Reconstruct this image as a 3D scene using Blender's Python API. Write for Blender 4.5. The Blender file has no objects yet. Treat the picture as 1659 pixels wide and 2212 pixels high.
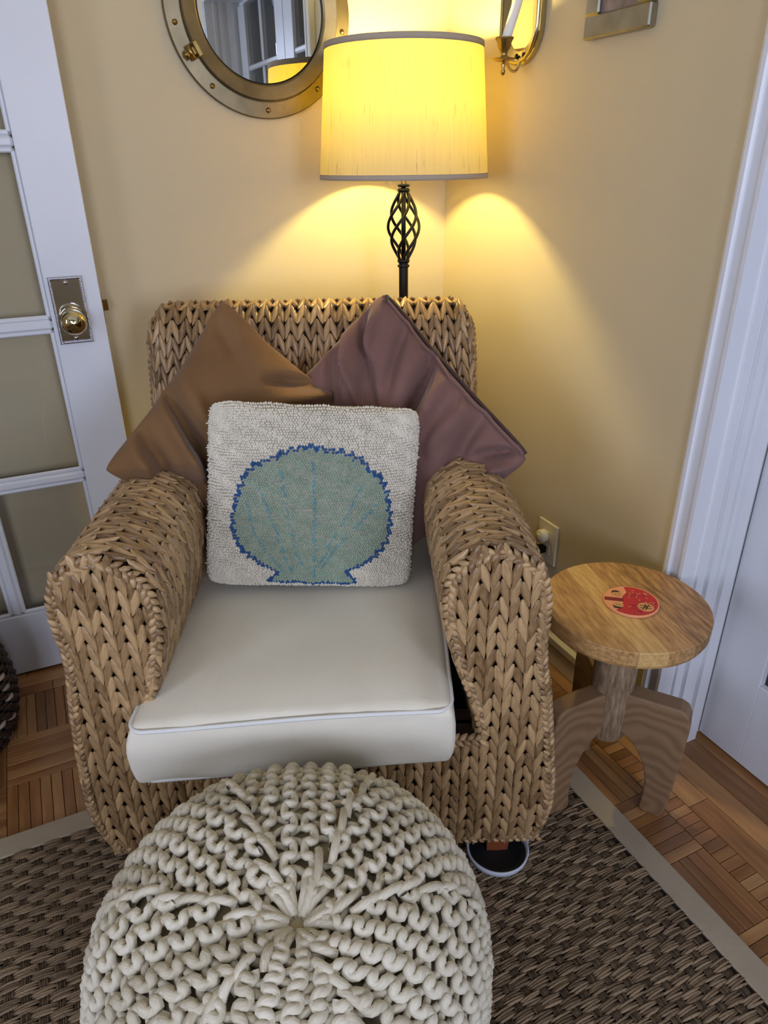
import bpy, math, random
import numpy as np
from mathutils import Vector, Matrix, noise
random.seed(7); rng = np.random.default_rng(7)
scene = bpy.context.scene
COL = scene.collection

# ------------------------------------------------------------------ camera
FPX, IW, IH = 1534.0, 1659.0, 2212.0
CAM = np.array([-1.134, -1.957, 1.300])
def _cam_axes():
    d = np.array([(868 - IW/2)/FPX, (4190 - IH/2)/FPX, 1.0]); d /= np.linalg.norm(d)   # towards the floor
    x = (10 - IW/2)/FPX; y = -(x*d[0] + d[2])/d[1]
    Y = np.array([x, y, 1.0]); Y /= np.linalg.norm(Y)
    Z = -d; X = np.cross(Y, Z)
    return np.array([X, Y, Z])
RC = _cam_axes()
cam_data = bpy.data.cameras.new('camera'); cam = bpy.data.objects.new('camera', cam_data); COL.objects.link(cam)
rx, up, bk = RC @ np.array([1, 0, 0]), RC @ np.array([0, -1, 0]), RC @ np.array([0, 0, -1])
cam.matrix_world = Matrix(((rx[0], up[0], bk[0], CAM[0]), (rx[1], up[1], bk[1], CAM[1]), (rx[2], up[2], bk[2], CAM[2]), (0, 0, 0, 1)))
cam_data.sensor_fit = 'VERTICAL'; cam_data.sensor_height = 36; cam_data.lens = FPX/IH*36; cam_data.clip_start = 0.02
scene.camera = cam

# ------------------------------------------------------------------ world, daylight, exposure
def lin(c):
    return tuple(((v/255)/12.92 if v/255 <= 0.04045 else ((v/255 + 0.055)/1.055)**2.4) for v in c[:3])
world = bpy.data.worlds.new('world'); scene.world = world; world.use_nodes = True
bg = world.node_tree.nodes['Background']; bg.inputs[0].default_value = (0.34, 0.42, 0.55, 1); bg.inputs[1].default_value = 0.55
def area(name, loc, rot, sx, sy, power, col):
    l = bpy.data.lights.new(name, 'AREA'); l.shape = 'RECTANGLE'; l.size = sx; l.size_y = sy; l.energy = power; l.color = col
    o = bpy.data.objects.new(name, l); o.location = loc; o.rotation_euler = rot; COL.objects.link(o); return o
DAY = (0.63, 0.71, 1.0)
area('window_daylight', (-2.60, -4.80, 1.50), (math.radians(90), 0, 0), 1.2, 1.4, 58, DAY)          # rear windows, shining +y
area('window_daylight', (-.50, -4.80, 1.50), (math.radians(90), 0, 0), 0.9, 1.4, 52, DAY)
area('window_daylight', (-3.62, -2.35, 1.50), (math.radians(90), 0, math.radians(-90)), 1.6, 1.4, 46, DAY)   # side window, shining +x
scene.view_settings.view_transform = 'Standard'; scene.view_settings.look = 'None'
scene.view_settings.gamma = 1.0; scene.view_settings.use_curve_mapping = False
scene.view_settings.exposure = 0.45
BULB = 400.0
cy = scene.cycles; cy.max_bounces = 6; cy.diffuse_bounces = 3; cy.glossy_bounces = 4; cy.transmission_bounces = 4; cy.transparent_max_bounces = 10
cy.caustics_reflective = False; cy.caustics_refractive = False; cy.adaptive_threshold = 0.02; cy.sample_clamp_indirect = 6.0

# ------------------------------------------------------------------ materials
def mat(name, col, rough=0.6, metal=0.0, var=0.0, vscale=6.0, stretch=(1, 1, 1), bump=0.0, bscale=60.0, col2=None, sheen=0.0, coat=0.0, coord='Object', spec=0.5, bdist=0.002):
    m = bpy.data.materials.new(name); m.use_nodes = True
    nt = m.node_tree; N = nt.nodes; L = nt.links; b = N['Principled BSDF']
    c = lin(col); b.inputs['Base Color'].default_value = (*c, 1); b.inputs['Roughness'].default_value = rough
    b.inputs['Metallic'].default_value = metal; b.inputs['Specular IOR Level'].default_value = spec
    if sheen: b.inputs['Sheen Weight'].default_value = sheen; b.inputs['Sheen Roughness'].default_value = 0.4
    if coat: b.inputs['Coat Weight'].default_value = coat; b.inputs['Coat Roughness'].default_value = 0.15
    if var or bump or col2:
        tc = N.new('ShaderNodeTexCoord'); mp = N.new('ShaderNodeMapping'); mp.inputs['Scale'].default_value = stretch
        L.new(tc.outputs[coord], mp.inputs[0])
        if var or col2:
            no = N.new('ShaderNodeTexNoise'); no.inputs['Scale'].default_value = vscale; no.inputs['Detail'].default_value = 5
            L.new(mp.outputs[0], no.inputs['Vector'])
            cr = N.new('ShaderNodeValToRGB')
            a = lin(col2) if col2 else tuple(x*(1 - var) for x in c); bb = c if col2 else tuple(min(1, x*(1 + var)) for x in c)
            cr.color_ramp.elements[0].color = (*a, 1); cr.color_ramp.elements[1].color = (*bb, 1)
            cr.color_ramp.elements[0].position = 0.32; cr.color_ramp.elements[1].position = 0.68
            L.new(no.outputs[0], cr.inputs[0]); L.new(cr.outputs[0], b.inputs['Base Color'])
        if bump:
            n2 = N.new('ShaderNodeTexNoise'); n2.inputs['Scale'].default_value = bscale; n2.inputs['Detail'].default_value = 4
            L.new(mp.outputs[0], n2.inputs['Vector'])
            bp = N.new('ShaderNodeBump'); bp.inputs['Strength'].default_value = bump; bp.inputs['Distance'].default_value = bdist
            L.new(n2.outputs[0], bp.inputs['Height']); L.new(bp.outputs[0], b.inputs['Normal'])
    return m

def mat_strand(name, dark, light, rough, streak=(26, 3, 1), bump=0.35, spec=0.5):
    """fibre: colour from the per-strand 'rnd' value, streaks along the strand from its UV"""
    m = bpy.data.materials.new(name); m.use_nodes = True
    nt = m.node_tree; N = nt.nodes; L = nt.links; b = N['Principled BSDF']; b.inputs['Roughness'].default_value = rough; b.inputs['Specular IOR Level'].default_value = spec
    at = N.new('ShaderNodeAttribute'); at.attribute_name = 'rnd'
    uv = N.new('ShaderNodeUVMap'); mp = N.new('ShaderNodeMapping'); mp.inputs['Scale'].default_value = streak
    L.new(uv.outputs[0], mp.inputs[0])
    ad = N.new('ShaderNodeVectorMath'); ad.operation = 'ADD'; L.new(mp.outputs[0], ad.inputs[0])
    sc = N.new('ShaderNodeMath'); sc.operation = 'MULTIPLY'; sc.inputs[1].default_value = 37.0; L.new(at.outputs['Fac'], sc.inputs[0]); L.new(sc.outputs[0], ad.inputs[1])
    no = N.new('ShaderNodeTexNoise'); no.inputs['Scale'].default_value = 1.0; no.inputs['Detail'].default_value = 3; L.new(ad.outputs[0], no.inputs['Vector'])
    mx = N.new('ShaderNodeMath'); mx.operation = 'MULTIPLY_ADD'; mx.inputs[1].default_value = 0.7; L.new(no.outputs[0], mx.inputs[0])
    h = N.new('ShaderNodeMath'); h.operation = 'MULTIPLY'; h.inputs[1].default_value = 0.42; L.new(at.outputs['Fac'], h.inputs[0]); L.new(h.outputs[0], mx.inputs[2])
    cr = N.new('ShaderNodeValToRGB'); cr.color_ramp.elements[0].color = (*lin(dark), 1); cr.color_ramp.elements[1].color = (*lin(light), 1)
    cr.color_ramp.elements[0].position = 0.25; cr.color_ramp.elements[1].position = 0.8
    L.new(mx.outputs[0], cr.inputs[0]); L.new(cr.outputs[0], b.inputs['Base Color'])
    bp = N.new('ShaderNodeBump'); bp.inputs['Strength'].default_value = bump; bp.inputs['Distance'].default_value = 0.002
    L.new(no.outputs[0], bp.inputs['Height']); L.new(bp.outputs[0], b.inputs['Normal'])
    return m

def mat_glass(name, tint=(0.985, 0.985, 0.975), rough=0.02, ior=1.45, haze=0.0):
    m = bpy.data.materials.new(name); m.use_nodes = True; nt = m.node_tree; N = nt.nodes; L = nt.links
    for n in list(N):
        if n.type != 'OUTPUT_MATERIAL': N.remove(n)
    out = [n for n in N if n.type == 'OUTPUT_MATERIAL'][0]
    tr = N.new('ShaderNodeBsdfTransparent'); tr.inputs[0].default_value = (*tint, 1)
    gl = N.new('ShaderNodeBsdfGlossy'); gl.inputs['Roughness'].default_value = rough; gl.inputs[0].default_value = (1, 1, 1, 1)
    fr = N.new('ShaderNodeFresnel'); fr.inputs[0].default_value = ior
    mx = N.new('ShaderNodeMixShader'); L.new(fr.outputs[0], mx.inputs[0]); L.new(tr.outputs[0], mx.inputs[1]); L.new(gl.outputs[0], mx.inputs[2])
    last = mx
    if haze:
        df = N.new('ShaderNodeBsdfDiffuse'); df.inputs[0].default_value = (0.8, 0.8, 0.78, 1)
        m2 = N.new('ShaderNodeMixShader'); m2.inputs[0].default_value = haze; L.new(mx.outputs[0], m2.inputs[1]); L.new(df.outputs[0], m2.inputs[2]); last = m2
    L.new(last.outputs[0], out.inputs[0]); return m

def mat_shade():
    m = bpy.data.materials.new('shade_linen'); m.use_nodes = True; nt = m.node_tree; N = nt.nodes; L = nt.links
    for n in list(N):
        if n.type != 'OUTPUT_MATERIAL': N.remove(n)
    out = [n for n in N if n.type == 'OUTPUT_MATERIAL'][0]
    uv = N.new('ShaderNodeUVMap')
    def streak(sx, sy, lo, hi):
        mp = N.new('ShaderNodeMapping'); mp.inputs['Scale'].default_value = (sx, sy, 1); L.new(uv.outputs[0], mp.inputs[0])
        no = N.new('ShaderNodeTexNoise'); no.inputs['Scale'].default_value = 1; no.inputs['Detail'].default_value = 3; L.new(mp.outputs[0], no.inputs['Vector'])
        mr = N.new('ShaderNodeMapRange'); mr.inputs[1].default_value = lo; mr.inputs[2].default_value = hi; mr.inputs[3].default_value = 1.0; mr.inputs[4].default_value = 0.0
        L.new(no.outputs[0], mr.inputs[0]); return mr
    a = streak(260, 3.2, 0.64, 0.70); f = streak(420, 2.0, 0.2, 0.9)
    mul = N.new('ShaderNodeMath'); mul.operation = 'MULTIPLY_ADD'; mul.inputs[1].default_value = 0.16; mul.inputs[2].default_value = 0.84; L.new(f.outputs[0], mul.inputs[0])
    m3 = N.new('ShaderNodeMath'); m3.operation = 'MULTIPLY_ADD'; m3.inputs[1].default_value = 0.42; m3.inputs[2].default_value = 0.58; L.new(a.outputs[0], m3.inputs[0])
    m4 = N.new('ShaderNodeMath'); m4.operation = 'MULTIPLY'; L.new(mul.outputs[0], m4.inputs[0]); L.new(m3.outputs[0], m4.inputs[1])
    def tint(c):
        mx = N.new('ShaderNodeVectorMath'); mx.operation = 'SCALE'; mx.inputs[0].default_value = c; L.new(m4.outputs[0], mx.inputs['Scale']); return mx
    d = N.new('ShaderNodeBsdfDiffuse'); t = N.new('ShaderNodeBsdfTranslucent')
    L.new(tint((0.64, 0.58, 0.42)).outputs[0], d.inputs[0]); L.new(tint((0.22, 0.162, 0.012)).outputs[0], t.inputs[0])
    mx = N.new('ShaderNodeMixShader'); mx.inputs[0].default_value = 0.40; L.new(d.outputs[0], mx.inputs[1]); L.new(t.outputs[0], mx.inputs[2])
    L.new(mx.outputs[0], out.inputs[0]); return m

def mat_emit(name, col, s):
    m = bpy.data.materials.new(name); m.use_nodes = True; b = m.node_tree.nodes['Principled BSDF']
    b.inputs['Emission Color'].default_value = (*col, 1); b.inputs['Emission Strength'].default_value = s; b.inputs['Base Color'].default_value = (1, 1, 1, 1)
    return m

def mat_wood(name, a, b_, scale=9.0, rough=0.45, stretch=(1, 12, 12), coord='Object', bump=0.06):
    m = mat(name, b_, rough=rough, col2=a, vscale=scale, stretch=stretch, bump=bump, bscale=scale*5, coord=coord)
    N = m.node_tree.nodes; L = m.node_tree.links
    oi = N.new('ShaderNodeObjectInfo'); ve = N.new('ShaderNodeVectorMath'); ve.operation = 'ADD'
    mp = [n for n in N if n.type == 'MAPPING'][0]; tc = [n for n in N if n.type == 'TEX_COORD'][0]
    s = N.new('ShaderNodeMath'); s.operation = 'MULTIPLY'; s.inputs[1].default_value = 13.0; L.new(oi.outputs['Random'], s.inputs[0])
    L.new(tc.outputs[coord], ve.inputs[0]); L.new(s.outputs[0], ve.inputs[1]); L.new(ve.outputs[0], mp.inputs[0])
    return m

M = {}
M['wall'] = mat('cream_wall_paint', (209, 192, 153), 0.75, bump=0.08, bscale=220)
M['ceiling'] = mat('ceiling_paint', (240, 240, 236), 0.85)
M['white'] = mat('white_gloss_paint', (226, 226, 226), 0.35, var=0.03, vscale=4, bump=0.03, bscale=40)
M['ivory'] = mat('ivory_trim_paint', (232, 220, 185), 0.4)
M['chrome'] = mat('chrome', (196, 200, 210), 0.07, 1.0)
M['brass'] = mat('aged_brass', (150, 125, 72), 0.3, 1.0, var=0.25, vscale=30)
M['porthole'] = mat('antiqued_nickel_bronze', (128, 115, 88), 0.40, 1.0, var=0.22, vscale=14, bump=0.05, bscale=60)
M['pewter'] = mat('pewter', (170, 165, 150), 0.28, 1.0, var=0.2, vscale=18)
M['sconce'] = mat('polished_brass_nickel', (190, 175, 130), 0.16, 1.0)
M['mirror'] = mat('mirror_silver', (235, 240, 242), 0.01, 1.0)
M['black'] = mat('black_iron', (18, 18, 20), 0.38, 0.6)
M['dark'] = mat('dark_void_shade', (22, 19, 17), 0.95)  # near-black colour stands in for the shade in the gap beside the cushion
M['glass'] = mat_glass('door_glass', haze=0.02)
M['winglass'] = mat_glass('window_glass')
M['hyacinth'] = mat_strand('water_hyacinth', (104, 74, 43), (198, 162, 114), 0.30, bump=0.2)
M['core'] = mat('chair_core_brown', (52, 36, 20), 0.9)  # shade of the gaps between strands is put into this dark colour
M['cotton'] = mat('ivory_cotton_twill', (232, 223, 200), 0.9, var=0.04, vscale=5, bump=0.25, bscale=420, sheen=0.2, spec=0.12)
M['piping'] = mat('white_piping', (232, 230, 220), 0.8, bump=0.3, bscale=300)
M['tan'] = mat('tan_velvet', (124, 92, 60), 0.9, var=0.12, vscale=7, sheen=0.25, spec=0.08, bump=0.08, bscale=300)
M['mauve'] = mat('mauve_velvet', (126, 93, 83), 0.9, var=0.12, vscale=7, sheen=0.28, spec=0.08, bump=0.08, bscale=300)
M['zip'] = mat('zip_tape', (70, 48, 44), 0.8)
M['loop_cream'] = mat('wool_cream', (222, 212, 190), 0.95, var=0.10, vscale=40)
M['loop_green'] = mat('wool_sage', (150, 166, 142), 0.95, var=0.12, vscale=40)
M['loop_teal'] = mat('wool_teal', (112, 156, 154), 0.95, var=0.12, vscale=40)
M['loop_blue'] = mat('wool_blue', (40, 84, 134), 0.95, var=0.15, vscale=40)
M['pillow_base'] = mat('pillow_backing', (170, 160, 138), 0.95)
M['knit'] = mat_strand('knit_cotton_cord', (186, 174, 146), (226, 216, 192), 0.9, streak=(10, 60, 1), bump=0.6, spec=0.06)
M['knitcore'] = mat('pouf_inner', (172, 156, 122), 0.95)
M['weft'] = mat_strand('seagrass_weft', (92, 74, 54), (172, 146, 114), 0.75, streak=(16, 14, 1), bump=1.0, spec=0.3)
M['warp'] = mat_strand('seagrass_warp', (62, 50, 36), (126, 105, 80), 0.8, streak=(16, 6, 1), bump=1.0, spec=0.3)
M['rugbase'] = mat('rug_backing', (38, 28, 18), 0.95)
M['tape'] = mat('cotton_border_tape', (172, 156, 130), 0.9, var=0.07, vscale=10, bump=0.35, bscale=700)
M['oak'] = [mat_wood('oak_floor', a, b, 6, 0.30, (1, 9, 9)) for a, b in (((138, 92, 50), (168, 118, 68)), ((152, 106, 62), (182, 134, 82)), ((120, 80, 44), (148, 102, 60)), ((160, 114, 68), (190, 142, 90)), ((138, 90, 52), (168, 116, 70)))]
M['joint'] = mat('floor_joint', (30, 18, 10), 0.8)
M['mango'] = [mat_wood('mango_wood', a, b, 11, 0.42, (2.2, 12, 12)) for a, b in (((150, 108, 60), (196, 154, 98)), ((188, 146, 84), (216, 178, 116)), ((148, 106, 58), (200, 156, 98)), ((122, 84, 46), (186, 142, 90)))]
M['greywood'] = mat_wood('weathered_wood', (112, 88, 62), (164, 138, 106), 14, 0.6, (12, 12, 2))
M['ringwood'] = mat('ringed_wood', (150, 118, 82), .6, bump=.08, bscale=60)
def _rings():
    m = M['ringwood']; N = m.node_tree.nodes; L = m.node_tree.links; tc = N.new('ShaderNodeTexCoord'); mp = N.new('ShaderNodeMapping'); mp.inputs['Location'].default_value = (-.10, .03, -.02)
    L.new(tc.outputs['Object'], mp.inputs[0]); w = N.new('ShaderNodeTexWave'); w.wave_type = 'RINGS'; w.rings_direction = 'Y'; w.inputs['Scale'].default_value = 11; w.inputs['Distortion'].default_value = 14.0; w.inputs['Detail'].default_value = 2; w.inputs['Detail Scale'].default_value = .6
    L.new(mp.outputs[0], w.inputs['Vector']); cr = N.new('ShaderNodeValToRGB'); cr.color_ramp.elements[0].color = (*lin((122, 93, 63)), 1); cr.color_ramp.elements[1].color = (*lin((142, 111, 78)), 1); L.new(w.outputs[0], cr.inputs[0]); L.new(cr.outputs[0], N['Principled BSDF'].inputs['Base Color'])
_rings()
M['terra'] = mat('chair_leg_wood', (128, 66, 34), 0.5, var=0.1)
M['cupblack'] = mat('cup_black_rubber', (12, 12, 13), 0.6)
M['cupwhite'] = mat('cup_white_plastic', (200, 204, 210), 0.4)
M['candle'] = mat('candle_wax', (238, 232, 215), 0.5)
M['plate'] = mat('ivory_plastic', (226, 214, 180), 0.4)
M['shade'] = mat_shade()
M['trim'] = mat('shade_trim_tape', (176, 160, 138), 0.9, bump=0.2, bscale=400)
M['bulb'] = mat_emit('lit_bulb', (1.0, 0.80, 0.27), BULB)
M['cream_candle'] = M['candle']
M['red'] = mat('coaster_red', (188, 34, 48), 0.45); M['peach'] = mat('coaster_peach', (232, 158, 112), 0.45); M['ink'] = mat('coaster_ink', (44, 26, 22), 0.6); M['redink'] = mat('coaster_deep_red', (128, 18, 34), 0.5); M['gold'] = mat('coaster_gold', (206, 150, 92), 0.45)
M['photo'] = mat('faded_print', (150, 132, 122), 0.5, col2=(96, 84, 84), vscale=16, stretch=(1, 3, 1))
M['wicker_dark'] = mat_strand('dark_wicker', (14, 10, 8), (64, 46, 32), 0.45)
M['wicker_pale'] = mat_strand('pale_wicker', (130, 112, 92), (190, 172, 150), 0.6)

# ------------------------------------------------------------------ mesh helpers
def link(o, parent=None):
    COL.objects.link(o)
    if parent is not None: o.parent = parent
    return o
def mesh(name, V, F, mats, parent=None, smooth=True, uv=None, rnd=None, mi=None):
    me = bpy.data.meshes.new(name)
    me.from_pydata(V.tolist() if isinstance(V, np.ndarray) else V, [], F.tolist() if isinstance(F, np.ndarray) else F)
    for m in (mats if isinstance(mats, (list, tuple)) else [mats]): me.materials.append(m)
    if smooth: me.polygons.foreach_set('use_smooth', np.ones(len(me.polygons), dtype=bool))
    if mi is not None: me.polygons.foreach_set('material_index', np.asarray(mi, dtype=np.int32))
    if uv is not None:
        l = me.uv_layers.new(name='UVMap'); l.data.foreach_set('uv', np.asarray(uv, dtype=np.float32).ravel())
    if rnd is not None:
        a = me.attributes.new('rnd', 'FLOAT', 'POINT'); a.data.foreach_set('value', np.asarray(rnd, dtype=np.float32))
    me.update()
    return link(bpy.data.objects.new(name, me), parent)
def empty(name, loc=(0, 0, 0), rz=0.0, parent=None):
    o = bpy.data.objects.new(name, None); o.empty_display_size = 0.05; o.location = loc; o.rotation_euler = (0, 0, rz); return link(o, parent)
def tag(o, label=None, cat=None, group=None, kind=None):
    if label: o['label'] = label
    if cat: o['category'] = cat
    if group: o['group'] = group
    if kind: o['kind'] = kind
    return o
class MB:
    def __init__(s): s.v = []; s.f = []
    def add(s, V, F):
        n = len(s.v); s.v += [tuple(p) for p in V]; s.f += [tuple(i + n for i in f) for f in F]; return s
    def box(s, a, b, c=0.0):
        (x0, y0, z0), (x1, y1, z1) = a, b
        x0, x1 = min(x0, x1), max(x0, x1); y0, y1 = min(y0, y1), max(y0, y1); z0, z1 = min(z0, z1), max(z0, z1)
        if c <= 0:
            return s.add([(x0, y0, z0), (x1, y0, z0), (x1, y1, z0), (x0, y1, z0), (x0, y0, z1), (x1, y0, z1), (x1, y1, z1), (x0, y1, z1)],
                         [(0, 3, 2, 1), (4, 5, 6, 7), (0, 1, 5, 4), (1, 2, 6, 5), (2, 3, 7, 6), (3, 0, 4, 7)])
        import bmesh
        bm = bmesh.new(); bmesh.ops.create_cube(bm, size=1.0)
        for v in bm.verts: v.co = Vector(((x0 + x1)/2 + v.co.x*(x1 - x0), (y0 + y1)/2 + v.co.y*(y1 - y0), (z0 + z1)/2 + v.co.z*(z1 - z0)))
        bmesh.ops.bevel(bm, geom=list(bm.edges), offset=c, segments=1, affect='EDGES', profile=0.5)
        bm.verts.index_update()
        s.add([tuple(v.co) for v in bm.verts], [tuple(v.index for v in f.verts) for f in bm.faces]); bm.free(); return s
    def lathe(s, prof, n=32, c=(0, 0, 0), close=False):
        V = []; F = []
        for r, z in prof:
            for k in range(n):
                a = 2*math.pi*k/n; V.append((c[0] + r*math.cos(a), c[1] + r*math.sin(a), c[2] + z))
        m = len(prof)
        for i in range(m - 1 + (1 if close else 0)):
            for k in range(n):
                a, b = i*n + k, i*n + (k + 1) % n; e = ((i + 1) % m)*n
                F.append((a, b, e + (k + 1) % n, e + k))
        return s.add(V, F)
    def tube(s, pts, r, n=8, caps=True, closed=False):
        P = [Vector(p) for p in pts]; m = len(P); rs = r if isinstance(r, (list, tuple)) else [r]*m
        V = []; F = []; ref = None
        for i in range(m):
            t = (P[(i + 1) % m] - P[i - 1]) if closed else (P[min(i + 1, m - 1)] - P[max(i - 1, 0)])
            t.normalize()
            if ref is None: ref = t.orthogonal().normalized()
            ref = (ref - t*ref.dot(t)).normalized(); q = t.cross(ref)
            for k in range(n):
                a = 2*math.pi*k/n; V.append(tuple(P[i] + (ref*math.cos(a) + q*math.sin(a))*rs[i]))
        for i in range(m if closed else m - 1):
            j = (i + 1) % m
            for k in range(n): F.append((i*n + k, i*n + (k + 1) % n, j*n + (k + 1) % n, j*n + k))
        if caps and not closed: F.append(tuple(range(n - 1, -1, -1))); F.append(tuple((m - 1)*n + k for k in range(n)))
        return s.add(V, F)
    def prism(s, poly, z0, z1, axis='z', origin=(0, 0, 0)):
        n = len(poly)
        def P(a, b, c): 
            q = {'z': (a, b, c), 'x': (c, a, b), 'y': (a, c, b)}[axis]; return tuple(q[i] + origin[i] for i in range(3))
        V = [P(a, b, z0) for a, b in poly] + [P(a, b, z1) for a, b in poly]
        F = [tuple(range(n - 1, -1, -1)), tuple(range(n, 2*n))] + [(i, (i + 1) % n, n + (i + 1) % n, n + i) for i in range(n)]
        return s.add(V, F)
    def build(s, name, m, parent=None, smooth=False, bevel=0.0, auto=None):
        o = mesh(name, s.v, s.f, m, parent, smooth)
        if bevel:
            b = o.modifiers.new('bevel', 'BEVEL'); b.width = bevel; b.segments = 2; b.limit_method = 'ANGLE'; b.angle_limit = math.radians(40)
        if auto: o.data.set_sharp_from_angle(angle=math.radians(auto))
        return o
def crom(pts, n=8, closed=False):
    P = [np.array(p, float) for p in pts]; m = len(P); out = []
    for i in range(m if closed else m - 1):
        p0 = P[i - 1] if (closed or i > 0) else 2*P[0] - P[1]; p1 = P[i]; p2 = P[(i + 1) % m]
        p3 = P[(i + 2) % m] if (closed or i + 2 < m) else 2*P[-1] - P[-2]
        for k in range(n):
            t = k/n; out.append(0.5*((2*p1) + (-p0 + p2)*t + (2*p0 - 5*p1 + 4*p2 - p3)*t*t + (-p0 + 3*p1 - 3*p2 + p3)*t**3))
    if not closed: out.append(P[-1])
    return np.array(out)
def resample(P, n=None, step=None):
    d = np.r_[0, np.cumsum(np.linalg.norm(np.diff(P, axis=0), axis=1))]
    n = n or max(2, int(d[-1]/step) + 1); t = np.linspace(0, d[-1], n)
    return np.stack([np.interp(t, d, P[:, k]) for k in range(P.shape[1])], 1), d[-1]
def inpoly(p, poly):
    x, y = p; c = False; n = len(poly)
    for i in range(n):
        x1, y1 = poly[i]; x2, y2 = poly[i - 1]
        if (y1 > y) != (y2 > y) and x < (x2 - x1)*(y - y1)/(y2 - y1) + x1: c = not c
    return c
def dpoly(p, poly, closed=True):
    A = np.array(poly, float); B = np.roll(A, -1, 0) if closed else A[1:]; A = A if closed else A[:-1]
    d = B - A; t = np.clip(((np.array(p) - A)*d).sum(1)/np.maximum((d*d).sum(1), 1e-12), 0, 1)
    return float(np.sqrt((((A + d*t[:, None]) - np.array(p))**2).sum(1)).min())

# spindle shaped strand, unit size, along +Y, raised along +Z
def strand_mesh(ns=6, ts=(0, .20, .46, .76, 1), ws=(.14, .74, 1.0, .66, .06)):
    V = []; F = []; UV = []
    for t, w in zip(ts, ws):
        for k in range(ns):
            a = 2*math.pi*k/ns + math.pi/6; V.append((0.5*w*math.cos(a), 0.5 - t, 0.5*w*math.sin(a) - 0.35*(2*t - 0.9)**2))
    for i in range(len(ts) - 1):
        for k in range(ns):
            k2 = (k + 1) % ns; F.append((i*ns + k, (i + 1)*ns + k, (i + 1)*ns + k2, i*ns + k2))
            UV += [(k/ns, ts[i]), (k/ns, ts[i + 1]), ((k + 1)/ns, ts[i + 1]), ((k + 1)/ns, ts[i])]
    return np.array(V), np.array(F), np.array(UV)
SV, SF, SUV = strand_mesh()
CV, CF, CUV = strand_mesh(6, (0, .2, .5, .8, 1), (.35, .85, 1, .85, .35))      # blunter rope cord piece
def stack(name, mats_list, m, parent, base=(SV, SF, SUV), kind=None):
    if not len(mats_list): return None
    V0, F0, U0 = base; A = np.array(mats_list); n = len(A)
    V = np.einsum('nij,vj->nvi', A[:, :3, :3], V0) + A[:, None, :3, 3]
    F = (F0[None] + (np.arange(n)*len(V0))[:, None, None]).reshape(-1, F0.shape[1])
    o = mesh(name, V.reshape(-1, 3), F, m, parent, True, np.tile(U0, (n, 1)), np.repeat(rng.random(n), len(V0)))
    if kind: o['kind'] = kind
    return o
def frame(P, Yd, Nn, w, l, h):
    Yd = Yd/np.linalg.norm(Yd); Nn = Nn - Yd*(Nn @ Yd); Nn /= np.linalg.norm(Nn); X = np.cross(Yd, Nn)
    m = np.eye(4); m[:3, 0] = X*w; m[:3, 1] = Yd*l; m[:3, 2] = Nn*h; m[:3, 3] = P; return m
def weave(surf, s0, s1, t0, t1, cw, rh, keep=None, thick=0.0175, jit=1.0):
    """knit-like columns of paired leaning strands; columns run along t"""
    out = []; nc = max(1, round((s1 - s0)/cw)); cw = (s1 - s0)/nc; nr = max(1, round((t1 - t0)/rh)); rh = (t1 - t0)/nr
    e = 1e-3
    for i in range(nc):
        off = random.uniform(-.10, .10)*rh
        for j in range(nr):
            for sd in (-1, 1):
                s = s0 + (i + .5 + sd*.245)*cw; t = t0 + (j + .5)*rh + off + random.uniform(-.06, .06)*rh
                if keep and not keep(s, t): continue
                P = surf(s, t); ds = (surf(s + e, t) - surf(s - e, t))/(2*e); dt = (surf(s, t + e) - surf(s, t - e))/(2*e)
                N = np.cross(ds, dt); N /= max(np.linalg.norm(N), 1e-9)
                a = 0.235*sd + random.uniform(-.05, .05)*jit
                Y = -dt*math.cos(a) + ds*math.sin(a)          # +Y = towards the wide (upper) end
                out.append(frame(P + N*0.001, Y, N, cw*.57*random.uniform(.92, 1.1), rh*1.52*random.uniform(.95, 1.07), thick*random.uniform(.88, 1.12)))
    return out
def braid(path, normals, size=0.020, pitch=0.0073):
    P, L = resample(np.asarray(path, float), step=pitch); Nn = np.asarray(normals, float)
    idx = np.linspace(0, len(Nn) - 1, len(P)); Q = np.stack([np.interp(idx, np.arange(len(Nn)), Nn[:, k]) for k in range(3)], 1)
    out = []
    for i in range(len(P)):
        T = P[min(i + 1, len(P) - 1)] - P[max(i - 1, 0)]; T /= np.linalg.norm(T); N = Q[i]/np.linalg.norm(Q[i]); S = np.cross(T, N)
        sd = 1 if i % 2 else -1; a = 0.68*sd
        out.append(frame(P[i] + S*sd*size*.20, T*math.cos(a) + S*math.sin(a), N, size*.58, size*1.22, size*.46))
    return out
print('setup done')

# ================================================================== THE SETTING
def S(o): o['kind'] = 'structure'; return o
XL, YR, ZC = -3.4, -4.6, 2.5
DY0, DY1, DH = -1.07, -2.56, 2.05            # doorway in the right wall
S(MB().box((XL, 0, -.1), (0.17, .12, ZC)).build('wall_back', M['wall']))
mb = MB().box((0, 0, -.1), (.17, DY0 + .02, ZC)).box((0, DY0 + .02, DH + .02), (.17, DY1 - .02, ZC)).box((0, DY1 - .02, -.1), (.17, YR, ZC))
S(mb.build('wall_right', M['wall']))
def holed(axis, p, q, a0, a1, h0, h1, z0, z1, name):
    mb = MB()
    for (s0, s1, t0, t1) in ((a0, h0, 0, ZC), (h1, a1, 0, ZC), (h0, h1, 0, z0), (h0, h1, z1, ZC)):
        mb.box((s0, p, t0), (s1, q, t1)) if axis == 'y' else mb.box((p, s0, t0), (q, s1, t1))
    return S(mb.build(name, M['wall']))
mb = MB()
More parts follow.
